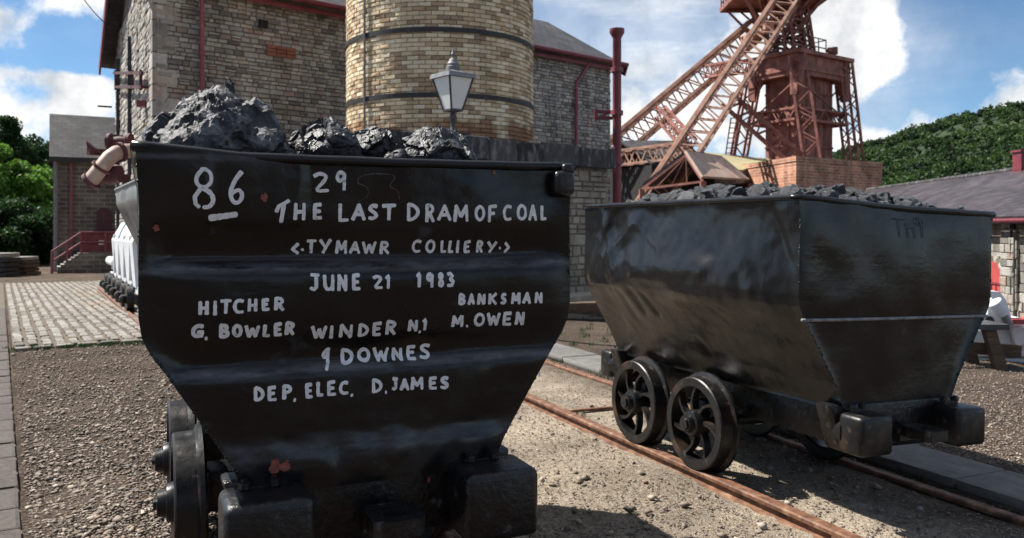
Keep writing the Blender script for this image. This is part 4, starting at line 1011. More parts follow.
# ------------------------------------------------------------------ unseen stone range, added behind the viewer to darken reflections in the paint
def unseen_range():
    root = thing('added_stone_range', 'unseen long dark stone range added behind the viewer for reflections in the paint', 'building', (2, -30, 0))
    mb = MB(); mb.box((0, -4, 3.2), (64, 8, 7.4)); o = mb.build('wall', M['far_stone'], root); box_uv(o.data)
    mb = MB(); roof_slab(mb, [(-32.4, .5, 6.75), (32.4, .5, 6.75), (32.4, -4, 9.6), (-32.4, -4, 9.6)]); roof_slab(mb, [(-32.4, -8.5, 6.75), (32.4, -8.5, 6.75), (32.4, -4, 9.603), (-32.4, -4, 9.603)]); o = mb.build('roof', M['slate'], root); box_uv(o.data)
    for i in range(9):
        x = -28 + 7 * i
        f = MB().box((x, .02, 3.6), (1.3, .12, 2.2)).build('window', M['red_paint'], root); MB().box((x, .09, 3.6), (1.1, .03, 2.0)).build('pane', M['dark_in'], f)
unseen_range()

# ------------------------------------------------------------------ steam pipe on the gable
def steam_pipe():
    base = at(120, HY, 15.2); base.z = 0; rel = lambda p: Vector(p) - base
    root = thing('steam_pipe', 'large cream steam pipe with maroon flanges bending down from the engine house', 'pipe', base)
    pts = [at(185, 149, 16.6), at(150, 150, 15.8), at(126, 151, 15.4), at(116, 153, 15.2), at(109, 158, 15.1), at(102, 167, 15.0), at(89.5, 182, 14.9)]
    MB().tube([rel(p) for p in pts], .135, 20).build('pipe', M['cream_pipe'], root, 50)
    for (a, b_) in ((at(122, 151.8, 15.3), at(119, 152.4, 15.25)), (at(102.5, 166.5, 15), at(100.8, 168.5, 15)), (at(92.5, 180.3, 14.9), at(89.5, 182.8, 14.9))):
        MB().tube([rel(a), rel(b_)], .185, 20).build('flange', M['maroon_dark'], root, 40)
    mb = MB(); mb.lathe([(.02, -.24), (.17, -.22), (.17, -.16), (.10, -.12), (.12, 0), (.10, .12), (.17, .16), (.17, .22), (.02, .24)], axis='X', n=16); o = mb.build('valve', M['maroon_dark'], root, 40); o.location = rel(at(120, 142, 16.0))
    mb = MB(); mb.lathe([(.02, -.2), (.16, -.18), (.2, 0), (.16, .18), (.02, .2)], axis='X', n=16); o = mb.build('valve', M['maroon_dark'], root, 40); o.location = rel(at(111, 174, 15.3))
    mb = MB(); mb.bar(rel(at(88, 151.5, 15.3)), rel(at(124, 154, 15.9)), .1, .12); mb.prism([rel(at(86, 141, 15.3)), rel(at(88, 153, 15.3)), rel(at(101, 153, 15.4))], (0, .08, 0))
    mb.bar(rel(at(99, 178, 15.3)), rel(at(128, 178, 15.8)), .1, .14); mb.bar(rel(at(108, 150, 15.5)), rel(at(126, 184, 15.8)), .09)
    for i in range(3): mb.box(rel(at(113 + 4 * i, 139 - i % 2, 16.0)), (.07, .07, .14))
    mb.build('support_bracket', M['maroon_dark'], root)
steam_pipe()

# ------------------------------------------------------------------ paving on the left
def paving():
    dv = Vector((-.528, .849, 0)).normalized(); ev = Vector((.849, .528, 0)).normalized(); O = Vector((-5.24, 8.65, 0))
    # sett paving
    mb = MB(); n = 30
    for i in range(n):
        for j in range(16):
            a0, a1, b0, b1 = i * 15 / n, (i + 1) * 15 / n, j * .5, (j + 1) * .5
            q = [O + dv * a + ev * b for a, b in ((a0, b0), (a0, b1), (a1, b1), (a1, b0))]
            mb.add([(p.x, p.y, gz(p.x, p.y) + .006) for p in q], [(0, 1, 2, 3)])
    root = mb.build('sett_paving', M['dirt'], fix=False); tag(root, kind='structure')
    bm = bmesh.new(); bmesh.ops.create_cube(bm, size=1); bmesh.ops.bevel(bm, geom=bm.edges[:], offset=.12, segments=1, affect='EDGES')
    bmesh.ops.delete(bm, geom=[f for f in bm.faces if f.normal.z < -.5], context='FACES')
    meshes = []
    for k in range(5):
        me = bpy.data.meshes.new('sett'); b2 = bm.copy(); r = random.Random(k)
        for v in b2.verts: v.co += Vector((r.uniform(-.03, .03), r.uniform(-.03, .03), r.uniform(-.06, .06)))
        b2.to_mesh(me); b2.free(); me.materials.append(M['sett']); meshes.append(me)
    bm.free()
    r = random.Random(2); items = []
    row = 0; w = .0
    while w < 8:
        s = r.random() * .2
        if row == -1: pass
        while s < 14.8:
            l = r.uniform(.17, .24); p = O + dv * (s + l / 2) + ev * (w + .06); p.z = gz(p.x, p.y)
            px = pxy(p)[0]
            if -12 < px < 190: items.append((p, l, px, p.y))
            s += l
        w += .133; row += 1
    # header course along the near edge
    w = 0
    items2 = []
    while w < 6:
        l = r.uniform(.17, .24); p = O - dv * .08 + ev * (w + l / 2); p.z = gz(p.x, p.y); items2.append((p, l, pxy(p)[0], p.y)); w += l
    ang = math.atan2(dv.y, dv.x); big = MB(); cnt = 0
    allp = [(p, l, ang, y) for p, l, px, y in items] + [(p, l, math.atan2(ev.y, ev.x), y - 1) for p, l, px, y in items2 if px < 200]
    allp.sort(key=lambda a: a[3])
    for k, (p, l, a, y) in enumerate(allp):
        me = meshes[k % 5]; rot = Matrix.Rotation(a + r.uniform(-.03, .03), 4, 'Z'); S_ = Matrix.Diagonal((l - .034, .086 + r.uniform(-.006, .006), .06, 1))
        T_ = Matrix.Translation((p.x + r.uniform(-.008, .008), p.y + r.uniform(-.005, .005), p.z + .004 + r.uniform(-.004, .008))) @ rot @ S_
        if k < 298:
            o = link('sett', me, root); o.matrix_local = T_
        else:
            b0 = len(big.v)
            for v in me.vertices: big.v.append(tuple(T_ @ v.co))
            for f in me.polygons: big.f.append(tuple(b0 + i for i in f.vertices))
    s = big.build('sett_field', M['sett'], root, fix=False); s['kind'] = 'stuff'
    # paved strip at the far left
    P0 = Vector((-2.02, 3.4, 0)); mb = MB()
    a, b = P0 - dv * 2.5, P0 + dv * 22
    q = [a, b, b - ev * 1.2, a - ev * 1.2]; N_ = 40
    for i in range(N_):
        c0, c1 = a + (b - a) * i / N_, a + (b - a) * (i + 1) / N_
        mb.add([(p.x, p.y, gz(p.x, p.y) + .004) for p in (c0, c1, c1 - ev * 1.2, c0 - ev * 1.2)], [(0, 1, 2, 3)])
    root = mb.build('paved_strip', M['dirt'], fix=False); tag(root, kind='structure')
    me = []
    for k in range(4):
        m_ = rbox((1, 1, 1), .05, 1, 'slab', M['kerb'], None); me.append(m_)
    s = -1.5; big = 0
    while s < 12:
        l = r.uniform(.28, .36)
        for c in range(3):
            p = P0 + dv * (s + l / 2) - ev * (.165 + c * .335); p.z = gz(p.x, p.y)
            o = link('paving_slab', me[big % 4], root); o.matrix_local = Matrix.Translation((p.x, p.y, p.z - .006 + r.uniform(0, .008))) @ Matrix.Rotation(ang + r.uniform(-.012, .012), 4, 'Z') @ Matrix.Diagonal((l - .014, .318, .05, 1)); big += 1
        s += l
paving()

# ------------------------------------------------------------------ rails, kerb, baulks
def rail_mesh(mb, p, q):
    p, q = Vector(p), Vector(q); d = (q - p).normalized(); x = Vector((d.y, -d.x, 0)).normalized(); up = Vector((0, 0, 1))
    pr = [(-.05, 0), (.05, 0), (.05, .012), (.012, .024), (.010, .062), (.030, .072), (.031, .095), (.024, .105), (-.024, .105), (-.031, .095), (-.030, .072), (-.010, .062), (-.012, .024), (-.05, .012)]
    mb.prism([p + x * a + up * (b - .105) * .66 for a, b in pr], q - p)
def rails():
    def rail(name_label, lat, a0, a1, z, group=None, fish=None):
        o = thing('rail', name_label, 'rail', tr(lat, a0, z), (0, 0, TH + R(90)))
        mb = MB(); L_ = a1 - a0; n = max(1, int(L_ / 1.0)); rail_mesh(mb, (0, 0, 0), (L_, 0, 0))
        mb.build('rail_bar', M['rust'], o)
        if fish is not None:
            for sgn in (-1, 1):
                fp = MB(); fp.box((fish - a0, sgn * .022, -.033), (.34, .014, .030)); f_ = fp.build('fishplate', M['rust'], o)
                for k in range(4):
                    b_ = MB(); b_.lathe([(.014, 0), (.014, .018), (.008, .019), (.008, .03)], axis='Y', n=6); ob = b_.build('bolt', M['rust'], f_); ob.location = (fish - a0 - .12 + .08 * k, sgn * .029, -.033); ob.scale = (1, sgn, 1)
        return o
    rail('rusty rail under the spoked wheels nearest the camera, long stretch past the joint', 2.575, 2.28, 14, .055, fish=2.36)
    rail('short end of rusty rail in the bottom right foreground, before the joint', 2.575, -1, 2.272, .054)
    rail('rusty rail on the far side of the right dram, beside the grey slab kerb', 3.475, -1, 14, .022)
    rail('rail under the left wheels of the painted dram', .15, .9, 3.7, .105)
    rail('rail under the right wheels of the painted dram', 1.04, .9, 6.2, .105)
    # tie bar across the track
    p, q = tr(2.63, 5.05, .012), tr(3.44, 5.0, .012)
    o = MB().bar(p, q, .03, .018).build('tie_bar', M['rust']); tag(o, 'thin rusty tie bar lying across between the two rails', 'tie bar')
    # slab kerb
    root = MB().prism([tr(3.60, -1.5, -.1), tr(3.60, 14, -.1), tr(4.0, 14, -.1), tr(4.0, -1.5, -.1)], (0, 0, .1)).build('kerb', M['dirt']); tag(root, kind='structure')
    r = random.Random(6); s = -1.5; me = rbox((1, 1, 1), .03, 2, 'kerb_slab', M['slab'])
    while s < 13.8:
        l = r.uniform(.5, .85); p = tr(3.80, s + l / 2, .022 + r.uniform(-.004, .006))
        ob = link('kerb_slab', me, root); ob.matrix_local = Matrix.Translation(p) @ Matrix.Rotation(TH + R(90) + r.uniform(-.006, .006), 4, 'Z') @ Matrix.Diagonal((l - .012, .385, .07, 1)); s += l
    # baulks lying between the track and the plinth wall
    for k, (py, x0, x1, w, lab) in enumerate(((313, 530, 640, .24, 'dark weathered timber baulk nearest the plinth wall'), (327, 520, 640, .2, 'middle one of three timber baulks beyond the track'), (338, 510, 640, .2, 'pale timber baulk nearest the slab kerb'))):
        a, b = at(x0, py + 2.2, H0 * F0 / (py - HY)), None
        Y = H0 * F0 / (py - HY); a = at(x0, py, Y); u = Vector((.98, .2, 0)).normalized(); c = a + u * 3.2
        rot = Matrix.Rotation(math.atan2(u.y, u.x), 4, 'Z')
        o = link('timber_baulk', rbox((3.2 if k else 6, w, .16), .015, 2, 'timber_baulk', M['baulk'] if k else M['timber'])); o.matrix_world = Matrix.Translation((c.x, c.y, .07)) @ rot; tag(o, lab, 'timber')
    # low stone kerb at the foot of the wall
    a = at(540, 291, 15.2); u = Vector((.749, .662, 0)); o = link('stone_ledge', rbox((6, .5, .22), .03, 2, 'stone_ledge', M['pale_stone'])); o.matrix_world = Matrix.Translation((1.1, 14.6, .0)) @ Matrix.Rotation(math.atan2(.662, .749), 4, 'Z'); tag(o, 'pale stone ledge along the foot of the plinth wall', 'ledge')
rails()

# ------------------------------------------------------------------ drams
HW = [(1.355, .597), (1.28, .592), (1.2, .588), (1.07, .590), (.95, .590), (.90, .582), (.86, .563), (.82, .535), (.69, .452), (.57, .377), (.47, .33)]
def hw(z):
    for (z0, w0), (z1, w1) in zip(HW, HW[1:]):
        if z >= z1: 
            t = clamp((z0 - z) / (z0 - z1), 0, 1); return w0 + (w1 - w0) * t
    return HW[-1][1]
DL = 1.80
def crease(x, z, lines):
    s = 0
    for (x0, z0, x1, z1, amp, wd) in lines:
        dx, dz = x1 - x0, z1 - z0; L2 = dx * dx + dz * dz; t = clamp(((x - x0) * dx + (z - z0) * dz) / L2, 0, 1) if L2 > 0 else 0
        d2 = (x - x0 - t * dx) ** 2 + (z - z0 - t * dz) ** 2; s += amp * math.exp(-d2 / wd ** 2)
    return s
def dram_wheel(mat):
    r = .232
    rim = MB().lathe([(r - .045, 0), (r - .006, 0), (r, .006), (r + .003, .07), (r + .022, .078), (r + .024, .092), (r + .014, .10), (r - .035, .10), (r - .045, .09)], axis='X', n=48, close=True)
    return rim
def make_dram(label, loc, rot, paint, side, seed, front_fn, side_fn, rim_dz=lambda x, y: 0, marks=None):
    root = thing('dram', label, 'dram', loc, rot); pl_ = seed == 2; dz = -.045 if pl_ else 0; bd = .13 if pl_ else .18; bx = .285 if pl_ else .302
    ps = [z for z, _ in HW]
    # ---- front and rear end plates
    NU, NV = 90, 110; zt, zb = 1.355, .455 if pl_ else .49
    def fr(s):
        def f(u, v):
            z = zb + (zt - zb) * v; w = hw(z); x = -w + 2 * w * u
            edge = 1 - abs(2 * u - 1) ** 12
            y = front_fn(x, z) * edge if s == 0 else DL - .006 * noise.noise(Vector((x * 4, z * 4, seed)))
            return (x, y, z + rim_dz(x, 0 if s == 0 else DL) * clamp((z - .85) / .5, 0, 1))
        return f
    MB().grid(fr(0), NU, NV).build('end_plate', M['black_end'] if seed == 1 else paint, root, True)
    MB().grid(fr(1), 24, 30).build('end_plate', paint, root, True)
    # ---- side plates, folded at the knee
    for sg in (-1, 1):
        def sf(u, v, sg=sg):
            z = zb + (zt - zb) * v; y = DL * u; e = (1 - abs(2 * u - 1) ** 10) * (1 - abs(2 * v - 1) ** 14)
            return (sg * (hw(z) + side_fn(y, z, sg) * e), y, z + rim_dz(sg * .59, y) * clamp((z - .85) / .5, 0, 1))
        MB().grid(sf, 170, 130).build('side_plate', side, root, True)
    MB().box((0, DL / 2, zb + .01), (2 * hw(zb) - .01, DL - .02, .02)).build('floor', paint, root)
    # ---- rim: a rolled bar round the top
    rp = []
    n = 40
    for i in range(n): x = -.597 + 1.194 * i / n; rp.append((x, .004, 1.352 + rim_dz(x, 0) + .003 * noise.noise(Vector((x * 6, 0, seed)))))
    for i in range(n): y = DL * i / n; rp.append((.597, y, 1.352 + rim_dz(.597, y) + .003 * noise.noise(Vector((y * 6, 2, seed)))))
    for i in range(n): x = .597 - 1.194 * i / n; rp.append((x, DL, 1.352 + rim_dz(x, DL)))
    for i in range(n): y = DL - DL * i / n; rp.append((-.597, y, 1.352 + rim_dz(-.597, y) + .003 * noise.noise(Vector((y * 6, 4, seed)))))
    rp = rp[100:] + rp[:100]; rp.append(rp[0]); MB().tube(rp, .014, 8, False).build('rim', side, root, True)
    # ---- weld beads down the front corners
    for sg in (-1, 1):
        wb = MB(); r = random.Random(seed + sg); z = 1.34
        while z > .55:
            rr = r.uniform(.002, .006); p = Vector((sg * (hw(z) - .004 + r.uniform(-.002, .002)), r.uniform(0, .006), z + rim_dz(sg * .59, 0) * clamp((z - .85) / .5, 0, 1)))
            wb.lathe([(.001, -rr), (rr * .8, -rr * .5), (rr, 0), (rr * .8, rr * .5), (.001, rr)], c=p, n=6); z -= r.uniform(.006, .014)
        wb.build('weld_bead', M['rough_black'] if paint is not M['grey_metal'] else paint, root, True)
    # ---- underframe
    uf = M['rough_black']
    for sg in (-1, 1):
        o = link('sill', rbox((.09, DL - .1, .17), .01, 2, 'sill', uf), root); o.location = (sg * .16, DL / 2, .40 + dz)
    for y in (.05, DL - .05):
        def tp(v):
            if v.co.z < 0: v.co.x *= .82
        o = link('headstock', rbox((.80, .10, .20), .015, 2, 'headstock', uf, tp), root); o.location = (0, y, .43 + dz)
    for e, y in ((-1, 0), (1, DL)):
        for sg in (-1, 1):
            bm_ = rbox((.185 if pl_ else .212, bd, .165 if pl_ else .185), .022, 3, 'buffer', M['wheel'] if label.startswith('black dram of plain') else uf)
            o = link('buffer', bm_, root); o.location = (sg * bx, y + e * .08, .425 + dz)
            sh = MB(); sh.tube([(sg * bx, y - e * .12, .425 + dz), (sg * bx, y + e * .035, .425 + dz)], [.045, .10], 4 if False else 12); sh.build('buffer_shank', uf, root, 40)
            if e == -1:
                for q in (-.03, .03):
                    b_ = MB().lathe([(.016, 0), (.016, .016), (.008, .017), (.008, .024)], n=6).build('bolt', uf, o); b_.location = (q * 1.2 - .01, .045, .094)
        db = MB(); ring = []; 
        N_ = 20; out = []; inn = []
        for i in range(N_):
            a = 2 * math.pi * i / N_; c_, s_ = math.cos(a), math.sin(a); k = 1 / max(abs(c_), abs(s_)); k = min(k, 1.22)
            out.append((.068 * c_ * k, .075 * s_ * k)); inn.append((.032 * c_, .024 * s_ - .015))
        for zz in (0, .045):
            for p in out: db.v.append((p[0], p[1], zz))
            for p in inn: db.v.append((p[0], p[1], zz))
        for i in range(N_):
            j = (i + 1) % N_
            db.f += [(i, j, N_ + j, N_ + i), (2 * N_ + i, 3 * N_ + i, 3 * N_ + j, 2 * N_ + j), (i, 2 * N_ + i, 2 * N_ + j, j), (N_ + i, N_ + j, 3 * N_ + j, 3 * N_ + i)]
        o = db.build('drawbar_plate', uf, root, 40); o.location = (.01, y + e * .125, .395 + dz)
        db2 = MB().bar((.01, y - e * .1, .375 + dz), (.01, y + e * .05, .395 + dz), .12, .05); db2.build('drawbar', uf, root)
    # ---- wheels, axles
    r = .232; WX = .49; wo = .03 if seed == 2 else 0
    for y in (.86, 1.43):
        MB().tube([(-WX - .03, y, r), (WX + .03, y, r)], .03, 12).build('axle', uf, root, 40)
        for sg in (-1, 1):
            w = dram_wheel(None).build('wheel', M['wheel'], root, 35); w.location = (sg * WX + wo, y, r); w.rotation_euler = (R(17 if y < 1 else 40), 0, 0) if sg < 0 else (R(10), 0, R(180))
            MB().lathe([(.02, -.05), (.042, -.048), (.046, -.022), (.062, -.018), (.068, .0), (.07, .06), (.06, .075), (.02, .08)], axis='X', n=20).build('hub', M['wheel'], w, 35)
            MB().lathe([(.001, -.062), (.016, -.06), (.018, -.044)], axis='X', n=6).build('axle_nut', M['rust'] if sg < 0 and False else M['wheel'], w, 35)
            for k in range(7):
                a0 = 2 * math.pi * k / 7; pts = []
                sp = MB(); prev = None; secs = []
                for i in range(7):
                    t = i / 6; rad = .055 + (.195 - .055) * t; a = a0 + .42 * math.sin(t * math.pi * .5) * t; c_, s_ = math.cos(a), math.sin(a)
                    wd = .019 - .006 * math.sin(t * math.pi) + (.008 if t > .9 else 0); tx = (-s_, c_)
                    secs.append([(xx, rad * c_ + tx[0] * q, rad * s_ + tx[1] * q) for xx, q in ((.012, -wd * .6), (.012, wd * .6), (.05, wd * .8), (.05, -wd * .8))])
                vs = [p for s_ in secs for p in s_]; fs = [(0, 1, 2, 3), (24, 27, 26, 25)]
                for i in range(6):
                    for q in range(4): fs.append((i * 4 + q, i * 4 + (q + 1) % 4, i * 4 + 4 + (q + 1) % 4, i * 4 + 4 + q))
                sp.add(vs, fs); sp.build('spoke', M['wheel'], w, 30)
        for sg in (-1, 1):
            o = link('axle_box', rbox((.10, .16, .14), .015, 2, 'axle_box', uf), root); o.location = (sg * .335, y, r + .04)
    return root

# placing: front left rim corner of the painted dram and of the plain one
YL = 1.99; LC = Vector((-.4575 * YL, YL, 0)); ZL = .11
YR = 3.36; RC = Vector((.3459 * YR, YR, 0)); RS = Vector((-.030, -.012, 0)); ZR = .042
def face_uz(px, py, O):
    k = (px - 512) / F0; u = (k * O.y - O.x) / (CT - ST * k); Y = O.y + ST * u
    return u, H0 - (py - HY) / F0 * Y
def lf(px, py):
    u, z = face_uz(px, py, LC); return u - .597, z - ZL
def front_left(x, z):
    g = lambda c, w: math.exp(-((z - c) / w) ** 2)
    fade = clamp((.585 - abs(x)) / .06, 0, 1)
    h_ = lambda c, up_, dn: math.exp(-((z - c) / (up_ if z > c else dn)) ** 2)
    w1, w2 = noise.noise(Vector((x * 2.2, 1, 1))), noise.noise(Vector((x * 2.2, 5, 2)))
    y = .034 * (1 + .45 * w1) * h_(1.094 + .010 * w2, .07, .026) * fade + .030 * (1 + .45 * w2) * h_(.822 + .010 * w1, .07, .024) * fade
    y -= .006 * clamp((-.185 + .05 * (z - 1.3) - x) / .012, 0, 1) * clamp((z - 1.17) / .02, 0, 1)
    y += -.012 * g(1.02, .06) * fade * .5
    n = noise.noise(Vector((x * 2.6, z * 3.2, 1.3))); n2 = noise.noise(Vector((x * 7, z * 9, 5)))
    y += .016 * n + .005 * n2 + .0012 * noise.noise(Vector((x * 22, z * 26, 8)))
    if z < .63: y += .008 * noise.noise(Vector((x * 14, z * 14, 2))) - .012 * clamp((.62 - z) / .05, 0, 1)
    # angled reinforcement at the upper left corner
    if x < -.42 and z > 1.14: y -= .006 * clamp((-.42 - x) / .015, 0, 1) * clamp((z - 1.14) / .02, 0, 1)
    return y
def side_left(y, z, sg): return .01 * noise.noise(Vector((y * 3, z * 3, sg * 4)))
dent = [(1.50, 1.34, 1.72, .93, .016, .035), (1.20, 1.27, 1.55, 1.05, .012, .04), (1.45, 1.22, 1.35, 1.15, -.02, .12), (.95, 1.15, .75, 1.2, -.016, .16), (1.2, 1.0, .6, 1.03, .010, .05),
        (.15, 1.30, .06, 1.1, -.014, .05), (.45, 1.2, .3, 1.25, -.012, .12), (1.27, .86, 1.27, .78, -.02, .035), (1.14, .85, 1.12, .78, -.02, .03), (1.4, .84, 1.4, .74, -.012, .04), (.8, .9, .5, .88, .008, .04), (1.62, 1.36, 1.44, 1.0, .010, .032), (1.20, 1.24, .95, 1.12, .008, .04), (.16, 1.36, .04, 1.12, .009, .03), (.66, 1.16, .36, 1.02, -.008, .06), (.9, .7, .3, .7, -.01, .08)]
def side_right(y, z, sg):
    # sheet 110 x 90 cells: creases down to about 15 mm
    b = .022 * noise.noise(Vector((y * 2.2, z * 2.6, 7.1))) + .010 * noise.noise(Vector((y * 5, z * 5, 3))) + .003 * noise.noise(Vector((y * 16, z * 16, 3)))
    b += .045 * math.exp(-((z - 1.02) / .24) ** 2) * math.sin(math.pi * clamp(y / DL, 0, 1))
    return b + (crease(y, z, dent) if sg < 0 else 0)
def front_right(x, z):
    y = .020 * noise.noise(Vector((x * 2.1, z * 2.3, 9.5))) + .007 * noise.noise(Vector((x * 6, z * 6, 4)))
    y += -.045 * clamp((z - .845) / .5, 0, 1) * (1 - clamp((z - .845) / .5, 0, 1)) * 1.2
    if z < .845: y += .012 + .02 * (.845 - z)
    return y
painted = make_dram('black mine dram with white hand-painted lettering on its end', LC + RV * .597 + Vector((0, 0, ZL)), (0, 0, TH), M['black'], M['black'], 1, front_left, side_left,
                    lambda x, y: .018 * clamp((-.35 - x) / .25, 0, 1) - .004 * math.sin((x + .6) * 3) if y < .3 else 0)
plain = make_dram('black dram of plain dented steel heaped with coal', RC + RS + RV * .595 + Vector((0, 0, ZR)), (0, R(1.6), TH), M['black'], M['black_side'], 2, front_right, side_right,
                  lambda x, y: (-.035 * clamp((x + .5) / 1.1, 0, 1) - .012 * math.exp(-((x + .1) / .4) ** 2)) * clamp(1 - y * .6, 0, 1))
plain.scale = (.982, 1, 1)
def hopper():
    d = Vector((-.505, .863, 0)).normalized(); n = Vector((d.y, -d.x, 0)); f = at(117, 190, 8.6); zt = f.z; f.z = 0      # far left corner of the rim
    o = f + n * .75 - d * 1.15; o.z = gz(o.x, o.y) + .05
    root = thing('hopper_wagon', 'worn grey steel hopper wagon close behind the lettered dram', 'wagon', o, (0, 0, math.atan2(-d.x, d.y)))
    zt -= o.z; L_ = 2.3
    sec = [(.76, zt), (.755, zt - .16), (.60, zt - .5), (.42, zt - .85), (.34, .5)]
    def side(sg):
        def g(u, v):
            k = v * (len(sec) - 1); i = min(int(k), len(sec) - 2); t = k - i; x = sec[i][0] + (sec[i + 1][0] - sec[i][0]) * t; z = sec[i][1] + (sec[i + 1][1] - sec[i][1]) * t
            return (sg * (x + .012 * noise.noise(Vector((u * 5, v * 4, 2)))), L_ * (u - .5), z)
        return g
    for sg in (-1, 1): MB().grid(side(sg), 30, 24).build('side_plate', M['grey_metal'], root, True)
    out = [(-x, z) for x, z in sec] + [(x, z) for x, z in reversed(sec)]
    for y in (-L_ / 2, L_ / 2 - .012): MB().prism([(x, y, z) for x, z in out], (0, .012, 0)).build('end_plate', M['grey_metal'], root)
    q = [(-.76, -L_ / 2, zt), (.76, -L_ / 2, zt), (.76, L_ / 2, zt), (-.76, L_ / 2, zt)]
    MB().tube(q + [q[0]], .02, 8).build('rim', M['grey_metal'], root, 40)
    MB().box((0, 0, .48), (.66, L_ - .05, .05)).build('floor', M['grey_metal'], root)
    MB().box((0, 0, .40), (.5, L_ + .2, .1)).build('chassis', M['rough_black'], root)
    for y in (-.5, .5):
        MB().tube([(-.4, y, .2), (.4, y, .2)], .03, 10).build('axle', M['wheel'], root)
        for sg in (-1, 1):
            w = MB().lathe([(.02, 0), (.06, -.03), (.17, -.01), (.2, -.02), (.2, .05), (.23, .055), (.23, .075), (.02, .06)], axis='X', n=24).build('wheel', M['wheel'], root, 40); w.location = (sg * .40, y, .2); w.scale = (-sg, 1, 1)
hopper()

def dram_details():
    # lump of welded casting at the upper right corner of the painted dram
    m = rbox((.068, .05, .075), .018, 3, 'corner_casting', M['rough_black']); o = link('corner_casting', m, painted); o.location = (.558, -.012, 1.302)
    o = link('corner_casting', rbox((.04, .045, .035), .012, 3, 'corner_casting', M['rough_black']), painted); o.location = (.575, -.004, 1.345)
    # chips of red lead showing
    def chip(px, py, rx, ry, seed):
        r = random.Random(seed); x, z = lf(px, py); mb = MB(); pts = []
        NP = 30
        for i in range(NP):
            a = 2 * math.pi * i / NP; k = .8 + .5 * noise.noise(Vector((math.cos(a) * 1.3, math.sin(a) * 1.3, seed * 3))) + r.uniform(-.12, .12); xx, zz = x + rx * k * math.cos(a), z + ry * k * math.sin(a); pts.append((xx, front_left(xx, zz) - .0025, zz))
        mb.add([(x, front_left(x, z) - .003, z)] + pts, [(0, 1 + i, 1 + (i + 1) % NP) for i in range(NP)]); mb.build('red_lead_chip', M['red_chip'], painted)
    chip(264, 197, .012, .013, 1); chip(156.5, 228, .010, .009, 2); chip(277, 466, .030, .022, 3); chip(494, 172, .006, .010, 4); chip(286, 460, .006, .004, 5); chip(427, 478, .005, .009, 7)
    # seam bar on the plain dram's end and stamped welded marks
    mb = MB(); zs = .845; n = 40; pts = []
    for i in range(n + 1):
        x = -.572 + 1.144 * i / n; pts.append((x, front_right(x, zs + .001) * .9 - .004, zs))
    mb.tube(pts, .0075, 6); mb.build('seam_weld', material('bright_seam', [(.3, (.10, .105, .11)), (.7, (.3, .31, .32))], scale=40, rough=(.4, .6)), plain, True)
    wm = MB()
    def wl(pts, r=.0013):
        q = []
        for px, py in pts:
            u, z = face_uz(px, py, RC); x = u - .595; z -= ZR
            q.append((x, front_right(x, z) - .002, z + .01))
        wm.tube(q, r, 6)
    for s in ([(890, 221), (903, 222)], [(896.5, 222), (897, 240)], [(905, 225), (906, 240)], [(906, 231), (912, 230)], [(912, 229), (913, 240)], [(916, 219), (921, 221), (919, 227), (914, 224), (916, 219)], [(921, 222), (921, 239)]): wl(s)
    wm.build('welded_mark', M['black_side'], plain, True)
dram_details()

